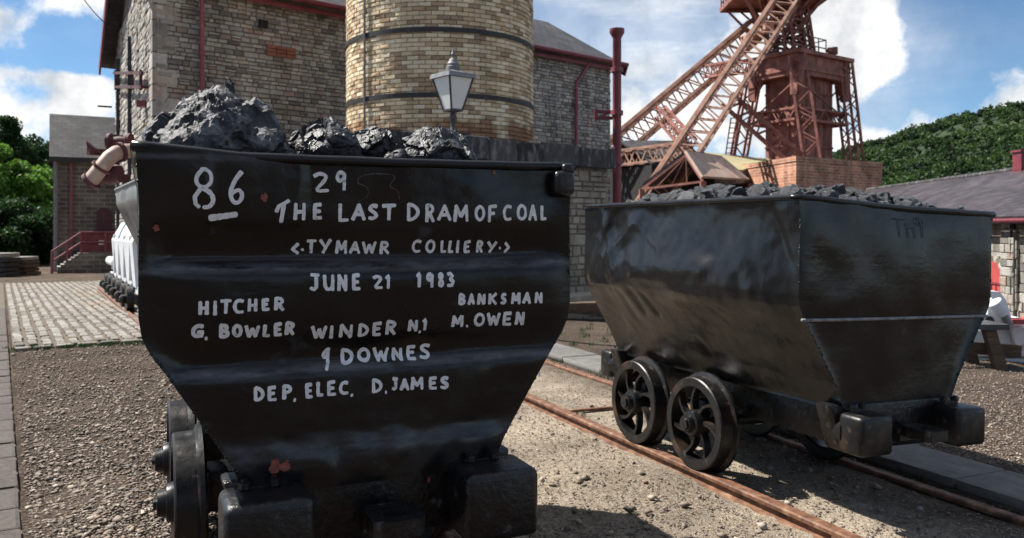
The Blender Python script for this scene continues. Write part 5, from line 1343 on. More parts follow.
# ------------------------------------------------------------------ hand lettering
G = {  # strokes in a unit box, y up
 'A': [[(0, 0), (.5, 1)], [(.5, 1), (1, 0)], [(.2, .35), (.8, .35)]], 'B': [[(.08, 0), (.08, 1)], [(.08, 1), (.7, .95), (.85, .75), (.65, .56), (.1, .52)], [(.2, .53), (.75, .48), (1, .25), (.75, .03), (.08, 0)]],
 'C': [[(.95, .9), (.6, 1), (.25, .88), (.03, .55), (.12, .2), (.45, 0), (.95, .08)]], 'D': [[(.06, 0), (.06, 1)], [(.06, 1), (.6, .92), (1, .6), (.9, .28), (.5, .04), (.06, 0)]],
 'E': [[(.95, 1), (.06, .96), (.06, 0), (1, .03)], [(.08, .5), (.8, .52)]], 'F': [[(1, 1), (.1, .97), (.08, 0)], [(.1, .52), (.75, .54)]],
 'G': [[(.95, .95), (.5, 1), (.12, .75), (.02, .4), (.15, .12), (.5, .02), (.82, .15)], [(.5, .42), (.9, .45), (.82, .02)]], 'H': [[(.08, 0), (.08, 1)], [(.94, 0), (.94, 1)], [(.08, .47), (.94, .5)]],
 'I': [[(.5, 0), (.5, 1)]], 'J': [[(.1, 1), (.95, 1)], [(.65, 1), (.65, .15), (.4, 0), (.02, .1)]], 'K': [[(.08, 0), (.08, 1)], [(.95, 1), (.12, .45)], [(.3, .55), (1, 0)]], 'L': [[(.08, 1), (.06, .02), (1, .05)]],
 'M': [[(.03, 0), (.1, 1)], [(.1, 1), (.5, .3)], [(.5, .3), (.92, 1)], [(.92, 1), (1, 0)]], 'N': [[(.05, 0), (.08, 1)], [(.08, 1), (.93, 0)], [(.93, 0), (.96, 1)]], 'O': [[(.5, 1), (.15, .85), (0, .5), (.12, .15), (.5, 0), (.88, .15), (1, .5), (.88, .85), (.5, 1)]],
 'P': [[(.08, 0), (.08, 1)], [(.08, 1), (.7, .98), (1, .76), (.75, .52), (.1, .48)]], 'R': [[(.08, 0), (.08, 1)], [(.08, 1), (.7, .98), (.95, .76), (.72, .54), (.1, .5)], [(.4, .5), (1, 0)]],
 'S': [[(.92, .92), (.5, 1), (.12, .84), (.22, .6), (.75, .42), (.92, .2), (.55, 0), (.03, .06)]], 'T': [[(0, .97), (1, 1)], [(.5, .98), (.48, 0)]], 'U': [[(.05, 1), (.08, .25), (.4, 0), (.8, .15), (.95, .4), (.95, 1)], [(.95, .4), (.97, 0)]],
 'W': [[(0, 1), (.27, 0)], [(.27, 0), (.5, .75)], [(.5, .75), (.75, 0)], [(.75, 0), (1, 1)]], 'Y': [[(0, 1), (.5, .45)], [(1, 1), (.28, 0)]], '.': [[(.4, 0), (.6, .05)]], '<': [[(1, 1), (0, .45), (.95, 0)]], '>': [[(0, 1), (1, .5), (.05, 0)]],
 '1': [[(.1, .78), (.55, 1), (.55, 0)]], '2': [[(.05, .85), (.4, 1), (.85, .9), (.8, .62), (.05, .03), (1, .06)]], '9': [[(.85, .8), (.55, 1), (.1, .85), (.1, .55), (.5, .45), (.88, .7), (.88, .9), (.85, 0)]],
 '8': [[(.5, .53), (.12, .75), (.25, .96), (.6, 1), (.85, .8), (.5, .53), (.08, .25), (.3, .02), (.75, .03), (.95, .28), (.5, .53)]], '3': [[(.05, .95), (.5, 1), (.9, .8), (.45, .54)], [(.45, .54), (.98, .35), (.75, .04), (.02, .05)]],
 '6': [[(.85, 1), (.4, .75), (.08, .35), (.3, .03), (.75, .02), (.98, .25), (.75, .45), (.35, .38), (.15, .25)]], 'g': [[(1, .96), (.5, .9), (.1, .68), (.3, .52), (.8, .62), (.85, .85)], [(.85, .85), (.75, .3), (.35, .02)]], 'j': [[(.8, 1), (.8, .2), (.2, .05)]], 
 'eight': [[(.45, 1), (.12, .82), (.12, .62), (.45, .5), (.85, .62), (.85, .88), (.55, 1), (.35, .98)], [(.45, .5), (.85, .38), (1, .18), (.8, .02), (.5, .0)], [(.30, .46), (.04, .28), (.10, .10), (.26, .02)]],
 'T1': [[(0, .5), (.2, .75), (1, 1)], [(.62, .86), (.42, 0)]]}
LINES = [
 ('86', 4.2, [('eight', 192, 215, 168, 209), ('6', 227, 244, 171, 205)]),
 ('29', 4.0, [('2', 312.5, 330, 172, 193), ('9', 335.5, 347, 170, 191)]),
 ('THE', 4.0, [('T1', 275, 290, 199.5, 223), ('H', 293.5, 306, 202.5, 220.5), ('E', 313.5, 323, 203, 219.5)]),
 ('LAST', 4.0, [('L', 339, 350, 203, 222), ('A', 352.5, 366.5, 203.5, 220.5), ('S', 368.5, 379, 204, 220), ('T', 382, 396.5, 204, 220.5)]),
 ('DRAM', 4.0, [('D', 406.5, 419.5, 203, 221), ('R', 425, 434.5, 204, 222.5), ('A', 437, 451.5, 204.5, 221), ('M', 453, 468, 204.5, 222)]),
 ('OF', 3.8, [('O', 474, 484.5, 205, 221.5), ('F', 487, 496.8, 205, 222.5)]),
 ('COAL', 3.8, [('C', 502, 512.5, 204.5, 221), ('O', 516.5, 527.5, 204, 220.5), ('A', 528.5, 538, 204, 221), ('L', 541, 548, 205, 220.5)]),
 ('TYMAWR', 3.4, [('<', 293, 301.5, 243, 255), ('.', 303.5, 305.5, 248, 250), ('T', 308.5, 319, 239.5, 254), ('Y', 321.5, 334, 239, 254), ('M', 338, 350, 240, 254.5), ('A', 352, 363.5, 241, 254.5), ('W', 364.5, 379, 241, 254.5), ('R', 382, 392, 241, 255)]),
 ('COLLIERY', 3.4, [('C', 414, 424, 239.5, 253.5), ('O', 427.5, 438, 239.5, 253.5), ('L', 442.5, 449.5, 240, 253.5), ('L', 450.5, 456.5, 240, 253.5), ('I', 458.5, 462, 240, 253.5), ('E', 466, 473.5, 240.5, 253.5), ('R', 478.5, 486, 240.5, 253.5), ('Y', 489.5, 500, 241, 253.5), ('.', 502.5, 504.5, 246.5, 248.5), ('>', 507, 514, 242, 253.5)]),
 ('JUNE', 3.8, [('J', 308.5, 320, 273.5, 290.5), ('U', 322, 333.5, 274, 291), ('N', 336.5, 346.5, 274, 291), ('E', 351, 359.5, 273.5, 290)]),
 ('21', 3.8, [('2', 371, 382, 274.5, 289), ('1', 383.5, 390, 274, 289)]),
 ('1983', 3.8, [('1', 414.5, 420.5, 272, 287.5), ('9', 424.5, 432.5, 272, 287.5), ('8', 436, 443, 272, 287), ('3', 445, 453, 272, 287)]),
 ('HITCHER', 3.6, [('H', 198, 208.5, 300.5, 315), ('I', 212.5, 217, 300, 315.5), ('T', 220, 231.5, 299, 314), ('C', 232.5, 244, 298.5, 313.5), ('H', 247, 257, 298, 311.5), ('E', 261, 269, 298, 310.5), ('R', 273.5, 283.5, 296.5, 310.5)]),
 ('BANKSMAN', 3.6, [('B', 457.5, 465, 293, 305), ('A', 467, 474.5, 293, 305), ('N', 476.5, 485, 293, 305), ('K', 487.5, 496.8, 292.5, 305), ('S', 499.5, 506.7, 292.5, 304.5), ('M', 510.5, 520, 292, 304.5), ('A', 521.8, 530.5, 291.5, 304), ('N', 533.5, 541.8, 291.5, 303.5)]),
 ('BOWLER', 4.0, [('G', 191.5, 204.5, 324.5, 338.5), ('.', 205.5, 207.5, 337, 339), ('B', 219, 229.5, 324, 338.5), ('O', 232.5, 242.5, 324, 337.5), ('W', 244.5, 260, 325, 338), ('L', 263, 270.5, 324, 337.5), ('E', 274, 282.5, 322.5, 336.5), ('R', 285, 294.8, 321.5, 335.5)]),
 ('WINDER', 4.0, [('W', 311.5, 327.5, 325.5, 339.5), ('I', 330, 333.5, 325, 339.5), ('N', 339.5, 353.5, 324, 338.5), ('D', 358.5, 369.5, 323.5, 337.5), ('E', 373, 382.5, 322, 336.5), ('R', 386, 397, 320.5, 335.5)]),
 ('NUMBER', 3.6, [('N', 408.5, 418.5, 319.5, 332), ('.', 419.7, 421.7, 330.5, 332.5), ('1', 422, 428.5, 318, 331)]),
 ('OWEN', 4.0, [('M', 451.5, 463.5, 315, 327.5), ('.', 466.8, 468.8, 324.5, 326.5), ('O', 474, 485.5, 312.5, 327), ('W', 487, 501, 312.5, 326), ('E', 503.5, 512.8, 312, 326), ('N', 515.5, 524.5, 311.5, 325.5)]),
 ('DOWNES', 3.8, [('g', 323.5, 332.5, 348, 372), ('D', 343, 356.3, 350, 365.5), ('O', 360, 373, 349, 363.5), ('W', 375.5, 391.5, 348.5, 363), ('N', 394.3, 405.3, 348.5, 362), ('E', 409, 418.5, 346.5, 361), ('S', 421.5, 433.5, 344.5, 360)]),
 ('ELECTRICIAN', 3.8, [('D', 253.5, 264.3, 386.5, 401), ('E', 267.5, 276.3, 385.5, 400.5), ('P', 282, 292, 384.5, 399.5), ('.', 293.3, 295.3, 397.5, 399.5), ('E', 304.8, 312.5, 383, 398), ('L', 316.3, 323, 381.5, 396.5), ('E', 326.5, 336, 380.5, 395.5), ('C', 338.3, 349, 380.5, 394.8), ('.', 350.7, 352.7, 393, 395)]),
 ('JAMES', 3.8, [('D', 371.5, 382.5, 378.5, 393), ('.', 384.7, 386.7, 390, 392), ('J', 391, 398.3, 377.5, 390.5), ('A', 399.5, 409, 378, 390.5), ('M', 410.3, 423.3, 376.5, 390), ('E', 428.5, 437, 376.5, 389.5), ('S', 439.3, 449, 376, 389)]),
 ('INITIAL', 2.2, [('j', 536.8, 540.5, 371, 377.5)]),
]
def resample(pts, step):
    # round the corners of long curved strokes, then resample
    if len(pts) > 4:
        for _ in range(2):
            q = [pts[0]]
            for a, b in zip(pts, pts[1:]): q += [(a[0] * .75 + b[0] * .25, a[1] * .75 + b[1] * .25), (a[0] * .25 + b[0] * .75, a[1] * .25 + b[1] * .75)]
            pts = q + [pts[-1]]
    out = [pts[0]]
    for a, b in zip(pts, pts[1:]):
        n = max(1, int(math.hypot(b[0] - a[0], b[1] - a[1]) / step))
        for i in range(1, n + 1): out.append((a[0] + (b[0] - a[0]) * i / n, a[1] + (b[1] - a[1]) * i / n))
    return out
def s_jit(p, rs): return noise.noise(Vector((p.x * 420, p.y * 420, rs + 9)))
def ribbon(mb, pts, width, lift, rs):
    """flat brush stroke on the dram's end, in the end plate's own coordinates"""
    P = [Vector((*lf(*p), 0)) for p in pts]; n = len(P); L_ = [0]
    for a, b in zip(P, P[1:]): L_.append(L_[-1] + (b - a).length)
    tot = L_[-1]; rc = width / 2
    # add rounded ends
    d0 = (P[0] - P[1]).normalized() if n > 1 else Vector((1, 0, 0)); d1 = (P[-1] - P[-2]).normalized() if n > 1 else Vector((-1, 0, 0))
    seq = [(P[0] + d0 * rc * .55, .45), (P[0] + d0 * rc * .35, .8)] + [(p, 1.) for p in P] + [(P[-1] + d1 * rc * .35, .8), (P[-1] + d1 * rc * .55, .45)]
    o = len(mb.v); m = len(seq)
    for i, (p, k) in enumerate(seq):
        t = (seq[min(i + 1, m - 1)][0] - seq[max(i - 1, 0)][0])
        t = t.normalized() if t.length > 1e-9 else d1
        nn = Vector((-t.y, t.x, 0)); w = rc * k * (1.12 - .26 * i / m + .17 * noise.noise(Vector((p.x * 150, p.y * 150, rs))) + .14 * s_jit(p, rs))
        for s in (-1, 1):
            q = p + nn * w * s; mb.v.append((q.x, front_left(q.x, q.y) - lift, q.y))
    for i in range(m - 1): mb.f.append((o + 2 * i, o + 2 * i + 1, o + 2 * i + 3, o + 2 * i + 2))
def lettering():
    r = random.Random(5)
    for li, (word, wpx, letters) in enumerate(LINES):
        k = 0
        for (ch, x0, x1, y0, y1) in letters:
            mb = MB()
            pad = 1.3 if ch not in ('.',) else 0
            X0, X1, Y0, Y1 = x0 + pad, x1 - pad, y0 + pad, y1 - pad
            for st in G[ch]:
                pts = [(X0 + (X1 - X0) * a + r.uniform(-.25, .25), Y1 + (Y0 - Y1) * b + r.uniform(-.25, .25)) for a, b in st]
                ribbon(mb, resample(pts, 1.5), wpx * .9 / F0 * (YL + .25) * r.uniform(.92, 1.1), .0016 + .00012 * (k % 9), li * 7 + k); k += 1
            mb.build('painted_dot' if ch == '.' else 'painted_letter', M['white_paint'], painted)
    mb = MB(); ribbon(mb, resample([(210, 218), (236, 214.5)], 2), 6.0 / F0 * (YL + .1), .0016, 3); mb.build('painted_stroke', M['white_paint'], painted)
    mb = MB()
    for k, s in enumerate(([(374.5, 173.5), (360, 175.6), (356.5, 183.4), (368, 186), (369.5, 196), (359, 201.6)], [(376, 173.5), (398, 175), (387.5, 187), (398, 190), (399.5, 199)])): ribbon(mb, resample(s, 1.5), 1.0 / F0 * YL, .0015 + .0001 * k, k)
    mb.build('chalk_scribble', M['chalk'], painted)
lettering()

# ------------------------------------------------------------------ coal
def rock(seed, sub=4, rough=.35, facets=10, scale=(1, 1, 1), peak=0, fine=.06):
    r = random.Random(seed); bm = bmesh.new(); bmesh.ops.create_icosphere(bm, subdivisions=sub, radius=1)
    pl = []
    for i in range(facets):
        n = Vector((r.gauss(0, 1), r.gauss(0, 1), r.gauss(0, 1))).normalized(); pl.append((n, r.uniform(.55, .85)))
    off = Vector((seed * 3.1, seed * 1.7, seed)); cuts = []
    if sub > 4:
        for i in range(1 if seed == 4 else 6): cuts.append((Vector((r.gauss(0, 1), r.gauss(-.5, .7), r.gauss(.3, .7))).normalized(), r.uniform(.58, .8)))
    for v in bm.verts:
        p = v.co.copy(); d = p.normalized()
        p *= 1 + rough * noise.fractal(d * 1.3 + off, 1.0, 2.0, 4)
        for n, k in pl:
            e = p.dot(n) - k
            if e > 0: p -= n * e * .92
        p += d * fine * noise.fractal(p * 4 + off, .8, 2.2, 4) * 1.2
        for fq, am in ((1.6, 1.5), (3.6, .6)) + (((8, .20), (17, .08)) if sub > 4 else ()):
            q = p * fq + off; c = noise.voronoi(q)[1][0]
            p += d * fine * am * ((noise.cell(c * 7.3) - .5) * .5 + (q - c).dot(noise.cell_vector(c * 5.1) - Vector((.5, .5, .5))) * 1.1)
        if cuts:
            for n, k in cuts:
                e = p.dot(n) - k
                if e > 0: p -= n * e * .9
        if peak and p.z > 0: k = max(.15, 1 - peak * p.z); p.x *= k; p.y *= k
        v.co = Vector((p.x * scale[0], p.y * scale[1], p.z * scale[2]))
    me = bpy.data.meshes.new('coal_lump'); bm.to_mesh(me); bm.free(); return me
def heap_lump(seed, size, peak):
    """one big lump: shaped first, in metres, then broken into facets of even size"""
    bm = bmesh.new(); bmesh.ops.create_icosphere(bm, subdivisions=6, radius=1); off = Vector((seed * 2.3, seed, seed * 1.1))
    for v in bm.verts:
        p = v.co.copy(); k = max(.3, 1 - peak * max(p.z, 0) ** 1.4); p = Vector((p.x * k * size[0], p.y * k * size[1], p.z * size[2])); d = p.normalized(); d = (d + Vector((0, 0, .3))).normalized()
        p += d * .035 * noise.fractal(p * 4.5 + off, 1, 2, 3)
        for fq, am in ((9, .030), (20, .013), (44, .006)):
            q = p * fq + off; c = noise.voronoi(q)[1][0]
            p += d * am * ((noise.cell(c * 7.3) - .5) * .45 + (q - c).dot(noise.cell_vector(c * 5.1) - Vector((.5, .5, .5))) * .9)
        v.co = p
    me = bpy.data.meshes.new('coal_lump'); bm.to_mesh(me); bm.free(); return me
def coal():
    # three big lumps on the painted dram
    def big(px, py, Y, scale, seed, label, mat, peak, rotz=0, rough=.3, fine=.1, tilt=0):
        me = heap_lump(seed, scale, peak); me.materials.append(mat)
        o = link('coal_lump', me); o.location = at(px, py, Y); o.rotation_euler = (0, tilt, rotz); tag(o, label, 'coal', 'big coal lumps on the painted dram'); return o
    big(220, 151, 2.46, (.225, .20, .225), 4, 'largest grey coal lump, peaked, over the number 86', M['coal_dusty'], .66, 0, .10, .13)
    big(180, 157, 2.38, (.085, .09, .07), 14, 'low sloping coal lump at the left rim corner of the lettered dram', M['coal_dusty'], .3, .5, .25, .12)
    big(322, 154, 2.62, (.115, .13, .105), 5, 'dark glossy coal lump with a pale flat face, in the middle of the lettered dram', M['coal'], .25, .2, .3, .12)
    big(368, 154, 2.72, (.10, .12, .10), 9, 'round dark coal lump between two others, right of middle', M['coal'], .15, 1.2, .28, .12)
    big(432, 160, 2.72, (.14, .14, .115), 31, 'black peaked coal lump at the right, below the street lamp', M['coal'], .45, .2, .25, .1)
    big(289, 158, 2.48, (.06, .06, .055), 21, 'small pale coal lump in the gap beside the largest one', M['coal_dusty'], .1, 0, .3, .1)
    big(400, 160, 2.62, (.06, .06, .05), 22, 'small black coal lump wedged between the two right hand lumps', M['coal'], .1, 0, .3, .1)
    # bed of small coal in each dram
    def bed(dram, zt, heap, name_label, mat, seed):
        mb = MB(); n = 46
        def f(u, v):
            x = -.575 + 1.15 * u; y = .02 + (DL - .04) * v; e = (1 - (2 * u - 1) ** 4) * (1 - (2 * v - 1) ** 4)
            z = zt + heap * e + .03 * noise.fractal(Vector((x * 9, y * 9, seed)), 1, 2, 4) * (e + .2)
            return (x, y, z)
        mb.grid(f, n, 60); o = mb.build('coal_bed', mat, None); o.matrix_world = Matrix.LocRotScale(dram.location, dram.rotation_euler, dram.scale); tag(o, name_label, 'coal', kind='stuff')
        return f
    bed(painted, 1.26, .05, 'small coal filling the lettered dram', M['coal'], 1)
    f = bed(plain, 1.275, .125, 'small coal filling the plain dram', M['coal_side'], 2)
    meshes = []
    for k in range(9):
        me = rock(50 + k, 3, .35, 8, (1, .85, .6), 0, .07); me.materials.append(M['coal_side']); 
        for p in me.polygons: p.use_smooth = False
        meshes.append(me)
    r = random.Random(17); Mx = Matrix.LocRotScale(plain.location, plain.rotation_euler, plain.scale); k = 0; placed = []
    tries = 0
    while k < 280 and tries < 12000:
        tries += 1
        u, v = r.uniform(.04, .96), r.uniform(.05, .97); s = r.uniform(.026, .06) if r.random() < .78 else r.uniform(.06, .095)
        x, y, z = f(u, v)
        if any((x - a) ** 2 + (y - b) ** 2 < ((s + c) * .62) ** 2 for a, b, c in placed): continue
        if abs(x) + s > .60 or y - s < -.01: continue
        placed.append((x, y, s)); o = link('coal_lump', meshes[k % 9]); o.matrix_world = Matrix.Translation(Mx @ Vector((x, y, z + s * .28))) @ Euler((r.uniform(-.5, .5), r.uniform(-.5, .5), r.uniform(0, 6.28))).to_matrix().to_4x4() @ Matrix.Diagonal((s, s, s * r.uniform(.8, 1.15), 1))
        tag(o, 'grey coal lump in the heap on the plain dented dram', 'coal', 'coal lumps heaped on the plain dram'); k += 1
coal()

# ------------------------------------------------------------------ white wagon further along the left track
def white_wagon():
    a = Vector((-5.55, 12.3, 0)); d = Vector((-.505, .863, 0)).normalized(); n = Vector((d.y, -d.x, 0))
    root = thing('rail_wagon', 'white painted rail wagon on black wheels beside the sett paving', 'wagon', a + Vector((0, 0, gz(a.x, a.y))), (0, 0, math.atan2(d.y, d.x)))
    # local x runs along the track, y to the left (away from the setts)
    L_ = 5.2
    def hull():
        sec = [(.0, .42), (-.05, 1.1), (.12, 1.42), (.62, 1.42), (.8, 1.1), (.75, .42)]
        return sec
    mb = MB(); mb.prism([(0.1, -y, z) for y, z in [(p[0] - .05, p[1]) for p in hull()]], (3.6, 0, 0)); mb.build('body', M['white_metal'], root)
    for x in (.6, 1.5, 2.4, 3.3): MB().box((x, .075, .85), (.07, .05, .7)).build('stiffener', M['white_metal'], root)
    MB().box((2.6, -.37, .38), (L_, .8, .1)).build('chassis', M['white_metal'], root)
    mb = MB().tube([(3.75, .02, .66), (5.1, .02, .66)], .085, 16); mb.build('cylinder', M['white_metal'], root, 40)
    MB().box((4.4, -.3, .62), (1.2, .6, .25)).build('deck_box', M['white_metal'], root)
    for x in (.55, 1.35, 2.3, 3.1, 4.0, 4.7):
        for y in (.1, -.8):
            w = MB().lathe([(.02, -.06), (.05, -.06), (.06, -.04), (.16, -.04), (.2, -.045), (.21, .03), (.235, .035), (.235, .055), (.02, .05)], axis='Y', n=24).build('wheel', M['wheel'], root, 40); w.location = (x, y, .22); w.scale = (1, -1 if y > 0 else 1, 1)
            if y > 0: b = MB().lathe([(.02, 0), (.07, .0), (.08, .06), (.04, .1), (.01, .1)], axis='Y', n=14).build('axle_cap', M['wheel'], w, 40); b.scale = (1, -1, 1); b.location = (0, -.04, 0)
    for y, lab in ((.16, 'rusty rail at the left of the white wagon, along the sett paving'), (-.75, 'farther rail under the white wagon, behind its black wheels')):
        o = thing('rail', lab, 'rail', root.location + d * -1.5 + Vector((-d.y, d.x, 0)) * (y - .02) + Vector((0, 0, .05)), (0, 0, math.atan2(d.y, d.x)))
        mb = MB(); rail_mesh(mb, (0, 0, 0), (8, 0, 0)); mb.build('rail_bar', M['rust'], o)
white_wagon()

# ------------------------------------------------------------------ white machine on a timber trestle, right edge
def white_machine():
    base = at(1008, HY, 9.8); base.z = gz(base.x, base.y); rel = lambda px, py, Y: at(px, py, Y) - base
    root = thing('mining_machine', 'white painted mining machine with tilted ram by the workshop', 'machine', base)
    u = Vector((.96, .28, 0)); n = Vector((.28, -.96, 0)); Y = 9.8
    # side cheek plate with sloping outline
    out = [(984, 326), (983, 300), (989, 291), (1000, 292), (1006, 300), (1014, 326)]
    mb = MB(); mb.prism([rel(x, y, Y) for x, y in out], (.1, .55, 0)); mb.build('cheek_plate', M['white_metal'], root)
    mb = MB(); mb.prism([rel(x, y, Y - .08) for x, y in [(988, 322), (988, 304), (992, 298), (997, 322)]], (0, .05, 0)); mb.build('rib', M['white_metal'], root)
    mb = MB(); mb.tube([rel(994, 302, Y - .25), rel(1003, 314, Y - .25)], .085, 14); mb.build('ram_barrel', M['white_metal'], root, 40)
    mb = MB(); mb.tube([rel(1003, 314, Y - .25), rel(1009, 324, Y - .25)], .045, 12); mb.build('ram_rod', M['lamp_hood'], root, 40)
    mb = MB(); mb.lathe([(.001, -.03), (.06, -.03), (.06, .03), (.001, .03)], axis='Y', n=14); o = mb.build('pivot', M['lamp_metal'], root, 40); o.location = rel(988, 321, Y - .08)
    mb = MB(); mb.prism([rel(x, y, Y + .1) for x, y in [(970, 356), (970, 332), (1000, 327), (1040, 322), (1040, 356)]], (.1, .9, 0)); mb.build('body', M['white_metal'], root)
    mb = MB(); mb.prism([rel(x, y, Y + .02) for x, y in [(1012, 330), (1016, 345), (1036, 345), (1036, 326)]], (0, .06, 0)); mb.build('cover_panel', M['white_metal'], root)
    mb = MB(); mb.box(rel(995, 361, Y + .4), (2.4, .5, .14)); mb.build('skid', M['white_metal'], root)
    mb = MB(); mb.box(rel(1022, 321, Y - .05), (.35, .2, .06)); mb.build('tail_lamp_bar', M['door_red'], root)
    b2 = at(992, HY, 9.1); b2.z = gz(b2.x, b2.y); rel2 = lambda px, py, Y: at(px, py, Y) - b2
    tr_ = thing('trestle', 'dark brown timber trestle in front of the white machine', 'trestle', b2)
    for dy in (0, .55):
        t = rel2(986, 327, 9.1) + Vector((.02, dy, 0)); bt = rel2(1001, 372, 9.0) + Vector((0, dy, 0)); bt.z = -.03
        MB().bar(t, bt, .12, .09, (0, 1, 0)).build('leg', M['timber'], tr_)
    MB().bar(rel2(958, 326, 9.15) + Vector((0, .25, 0)), rel2(1003, 326, 9.15) + Vector((0, .25, 0)), .75, .06).build('top_board', M['lamp_metal'], tr_)
    MB().bar(rel2(955, 347, 9.17), rel2(1020, 351, 9.17), .06, .13).build('cross_rail', M['timber'], tr_)
    t = rel2(945, 327, 9.1); bt = rel2(932, 372, 9.0); bt.z = -.03; MB().bar(t, bt, .12, .09, (0, 1, 0)).build('leg', M['timber'], tr_)
white_machine()

# ------------------------------------------------------------------ trees, hedge, hill
def leaves(centres, per, size, rng, flat=.7):
    """leaf-sized quads spread through clumps; centres: (x,y,z,r)"""
    V = []; n = 0
    for (x, y, z, r) in centres:
        m = int(per * (.6 + .8 * rng.random()))
        d = rng.standard_normal((m, 3)); d /= np.linalg.norm(d, axis=1)[:, None]; rad = r * (rng.random((m, 1)) ** .45); c = np.array([x, y, z]) + d * rad * np.array([1, 1, flat])
        a = rng.standard_normal((m, 3)); a /= np.linalg.norm(a, axis=1)[:, None]; b = np.cross(a, rng.standard_normal((m, 3))); b /= np.linalg.norm(b, axis=1)[:, None]
        s = (size * (.6 + .8 * rng.random((m, 1))))
        q = np.stack([c - a * s, c + b * s * .6, c + a * s, c - b * s * .6], 1); V.append(q.reshape(-1, 3))
    return np.concatenate(V)
def quads(name, V, mat, parent=None):
    me = bpy.data.meshes.new(name); me.vertices.add(len(V)); me.vertices.foreach_set('co', V.astype(np.float32).ravel()); n = len(V)
    me.loops.add(n); me.loops.foreach_set('vertex_index', np.arange(n)); me.polygons.add(n // 4); me.polygons.foreach_set('loop_start', np.arange(0, n, 4)); me.update(calc_edges=True); me.materials.append(mat)
    return link(name, me, parent)
def tree(x, y, h, spread, label, mat, seed, trunk_h=.35, per=150, size=.14, group='trees behind the yard on the left', cone=False):
    z0 = gz(x, y); root = thing('tree', label, 'tree', (x, y, z0), group=group); rng = np.random.default_rng(seed); r = random.Random(seed)
    tk = MB(); tk.tube([(0, 0, -.3), (.1, .05, h * .3), (-.05, .1, h * .62), (.05, 0, h * .9)], [h * .03, h * .022, h * .014, h * .004], 10)
    cs = []
    N_ = 46
    for i in range(N_):
        t = i / N_; zz = h * (trunk_h * .5 + (1 - trunk_h * .5) * r.random() ** .8)
        f = (zz / h - trunk_h * .5) / (1 - trunk_h * .5); w = spread * ((1 - f) ** .8 if cone else math.sqrt(max(.02, 1 - (1.9 * f - .85) ** 2 * .95)) if f < .98 else .15)
        a = r.random() * 6.28; d = w * math.sqrt(r.random()); cs.append((d * math.cos(a), d * math.sin(a), zz, spread * r.uniform(.16, .30)))
        if i % 3 == 0: tk.tube([(0, 0, zz * .7), (d * .5 * math.cos(a), d * .5 * math.sin(a), zz * .85), (d * math.cos(a), d * math.sin(a), zz)], [h * .009, h * .006, h * .002], 6)
    tk.build('trunk', M['bark'], root, 40); quads('crown', leaves(cs, per, size, rng), mat, root)
    return root
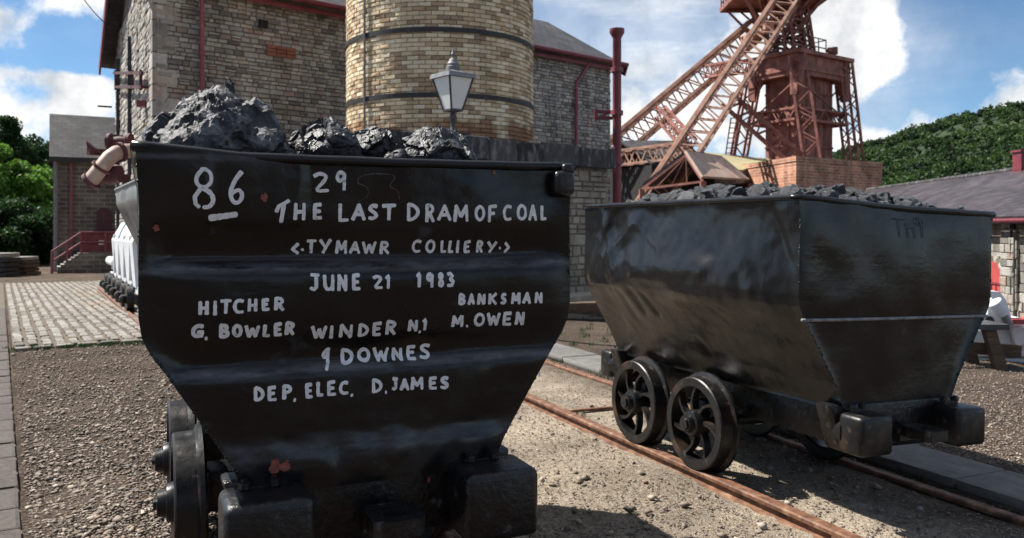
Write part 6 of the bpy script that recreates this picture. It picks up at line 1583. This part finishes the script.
def woods():
    for i, (px, Y, h, s, mat, lab, cone) in enumerate([
        (-10, 40, 5.4, 3.0, 'leaf_bright', 'bright green bushy tree at the far left edge', 0), (22, 42, 4.7, 2.6, 'leaf_bright', 'bright green rounded tree left of the small house', 0), (46, 44, 4.2, 2.2, 'leaf_bright', 'small green tree touching the house corner', 0),
        (8, 52, 8.4, 2.6, 'leaf_dark', 'tall dark fir rising behind the bushes at left', 1), (30, 54, 7.4, 2.6, 'leaf_dark', 'dark tree in the back row between the fir and the house', 0), (52, 56, 7.2, 2.6, 'leaf_dark', 'dark green tree behind the small house roof', 0), (-30, 54, 8, 3.2, 'leaf_dark', 'dark tree at the left end of the back row', 0), (20, 37, 2.6, 2.3, 'leaf_dark', 'low dark shrub mass behind the stacked beams at left', 0), (47, 38, 2.3, 1.8, 'leaf_dark', 'low dark shrub beside the stair landing', 0), (-12, 36, 2.8, 2.4, 'leaf_dark', 'low dark shrub at the left edge', 0)]):
        p = at(px, HY, Y); tree(p.x, p.y, h, s, lab, M[mat], 60 + i, per=330, size=.10, cone=cone, trunk_h=.15 if h < 6 else .3)
    # dark stacks of iron below the trees
    for i, (x0, x1, y0, y1, Y, lab, m) in enumerate(((-14, 13, 238, 262, 26, 'dark stack of beams at the far left edge', 'iron_band'), (14, 34, 243, 262, 27, 'lower dark stack of beams between the left edge stack and the steps', 'timber'))):
        p = at((x0 + x1) / 2, 262, Y); p.z = gz(p.x, p.y); root = thing('beam_stack', lab, 'stack', p); w = (x1 - x0) / F0 * Y; hh = (y1 - y0) / F0 * Y; r = random.Random(i)
        for k in range(5): o = link('stacked_beam', rbox((w * r.uniform(.85, 1), .8, hh / 5 * .9), .02, 1, 'stacked_beam', M[m] if k < 4 else M['baulk']), root); o.location = (r.uniform(-.05, .05), r.uniform(-.1, .1), hh / 5 * (k + .5))
    # low garden wall with hedge gap
    # hill
    def hz(x, y):
        t = clamp((y - 190) / 400, 0, 1); s = clamp((x - 60) / 420, 0, 1); s = s * s * (3 - 2 * s)
        return t * (6 + 100 * s) * (1 + .06 * noise.noise(Vector((x * .02, y * .02, 0)))) + 4 * noise.noise(Vector((x * .03, y * .03, 3))) * t - 1.5
    mb = MB()
    def f(u, v): x = -400 + 1300 * u; y = 148 + 700 * v; return (x, y, hz(x, y))
    mb.grid(f, 110, 60); o = mb.build('hillside', M['terrain'], None, True); tag(o, kind='structure')
    rng = np.random.default_rng(3); r = random.Random(9); kinds = [[], [], []]; n = 0
    while n < 8500:
        y = 190 * (840 / 190) ** r.random(); x = r.uniform(.05, .8) * y
        if noise.noise(Vector((x * .012, y * .012, 7))) < -.36: continue
        s = r.uniform(2.0, 4.4); z = hz(x, y); v = noise.noise(Vector((x * .02, y * .02, 1))) + r.uniform(-.5, .5); cs = kinds[0 if v < -.28 else 1 if v < .14 else 2]
        for k in range(4): cs.append((x + r.uniform(-s, s) * .5, y + r.uniform(-s, s) * .5, z + s * .7 + r.uniform(-.3, .55) * s, s * r.uniform(.4, .75)))
        n += 1
    for i in range(500):
        y = r.uniform(250, 560); x = r.uniform(-.35, .06) * y; s = r.uniform(2, 4); kinds[i % 3].append((x, y, hz(x, y) + s * .5, s))
    for cs, m, lab in zip(kinds, ('leaf_hill', 'leaf_hill_mid', 'leaf_hill_pale'), ('darkest green trees of the wood covering the hillside on the right', 'mid green trees of the wood covering the hillside on the right', 'pale green trees of the wood covering the hillside on the right')):
        o = quads('wood', leaves(cs, 13, 1.0, rng, .9), M[m]); tag(o, lab, 'wood', kind='stuff')
    # cable to the engine house gable
    a, b = at(80, -6, 21), at(106, 24, 22); pts = [a + (b - a) * (i / 8) - Vector((0, 0, .05 * math.sin(math.pi * i / 8))) for i in range(9)]
    a2 = at(-60, -90, 18); o = MB().tube([a2] + pts, .012, 6).build('overhead_cable', M['wire']); tag(o, 'thin overhead cable running to the engine house gable', 'cable')
def weeds():
    rng = np.random.default_rng(12); V = []
    def tuft(x, y, n, h):
        z = gz(x, y)
        for _ in range(n):
            a = rng.random() * 6.28; l = h * (.5 + rng.random()); lean = .5 * rng.random(); d = np.array([math.cos(a), math.sin(a), 0]); t = np.array([-d[1], d[0], 0]) * .004
            b = np.array([x + rng.normal() * .03, y + rng.normal() * .03, z]); m = b + d * l * lean * .4 + np.array([0, 0, l * .6]); e = b + d * l * lean + np.array([0, 0, l])
            V.extend([b - t, b + t, m + t * .7, m - t * .7, m - t * .7, m + t * .7, e + t * .1, e - t * .1])
    for _ in range(46):
        p = tr(3.56 + rng.normal() * .03, 2 + 9 * rng.random()); tuft(p.x, p.y, 9, .035)
    for _ in range(34):
        y = 9 + 5.5 * rng.random(); x = (.055 + .10 * rng.random()) * y; tuft(x, y, 12, .045)
    for _ in range(60):
        k = rng.random(); p = Vector((-5.3 + 1.3 * k, 8.58 + .5 * k, 0)); tuft(p.x, p.y, 8, .04)
    o = quads('weeds', np.array(V), M['leaf_dark']); tag(o, 'sparse green weeds growing along the rails and timber baulks', 'weeds', kind='stuff')
weeds()
woods()
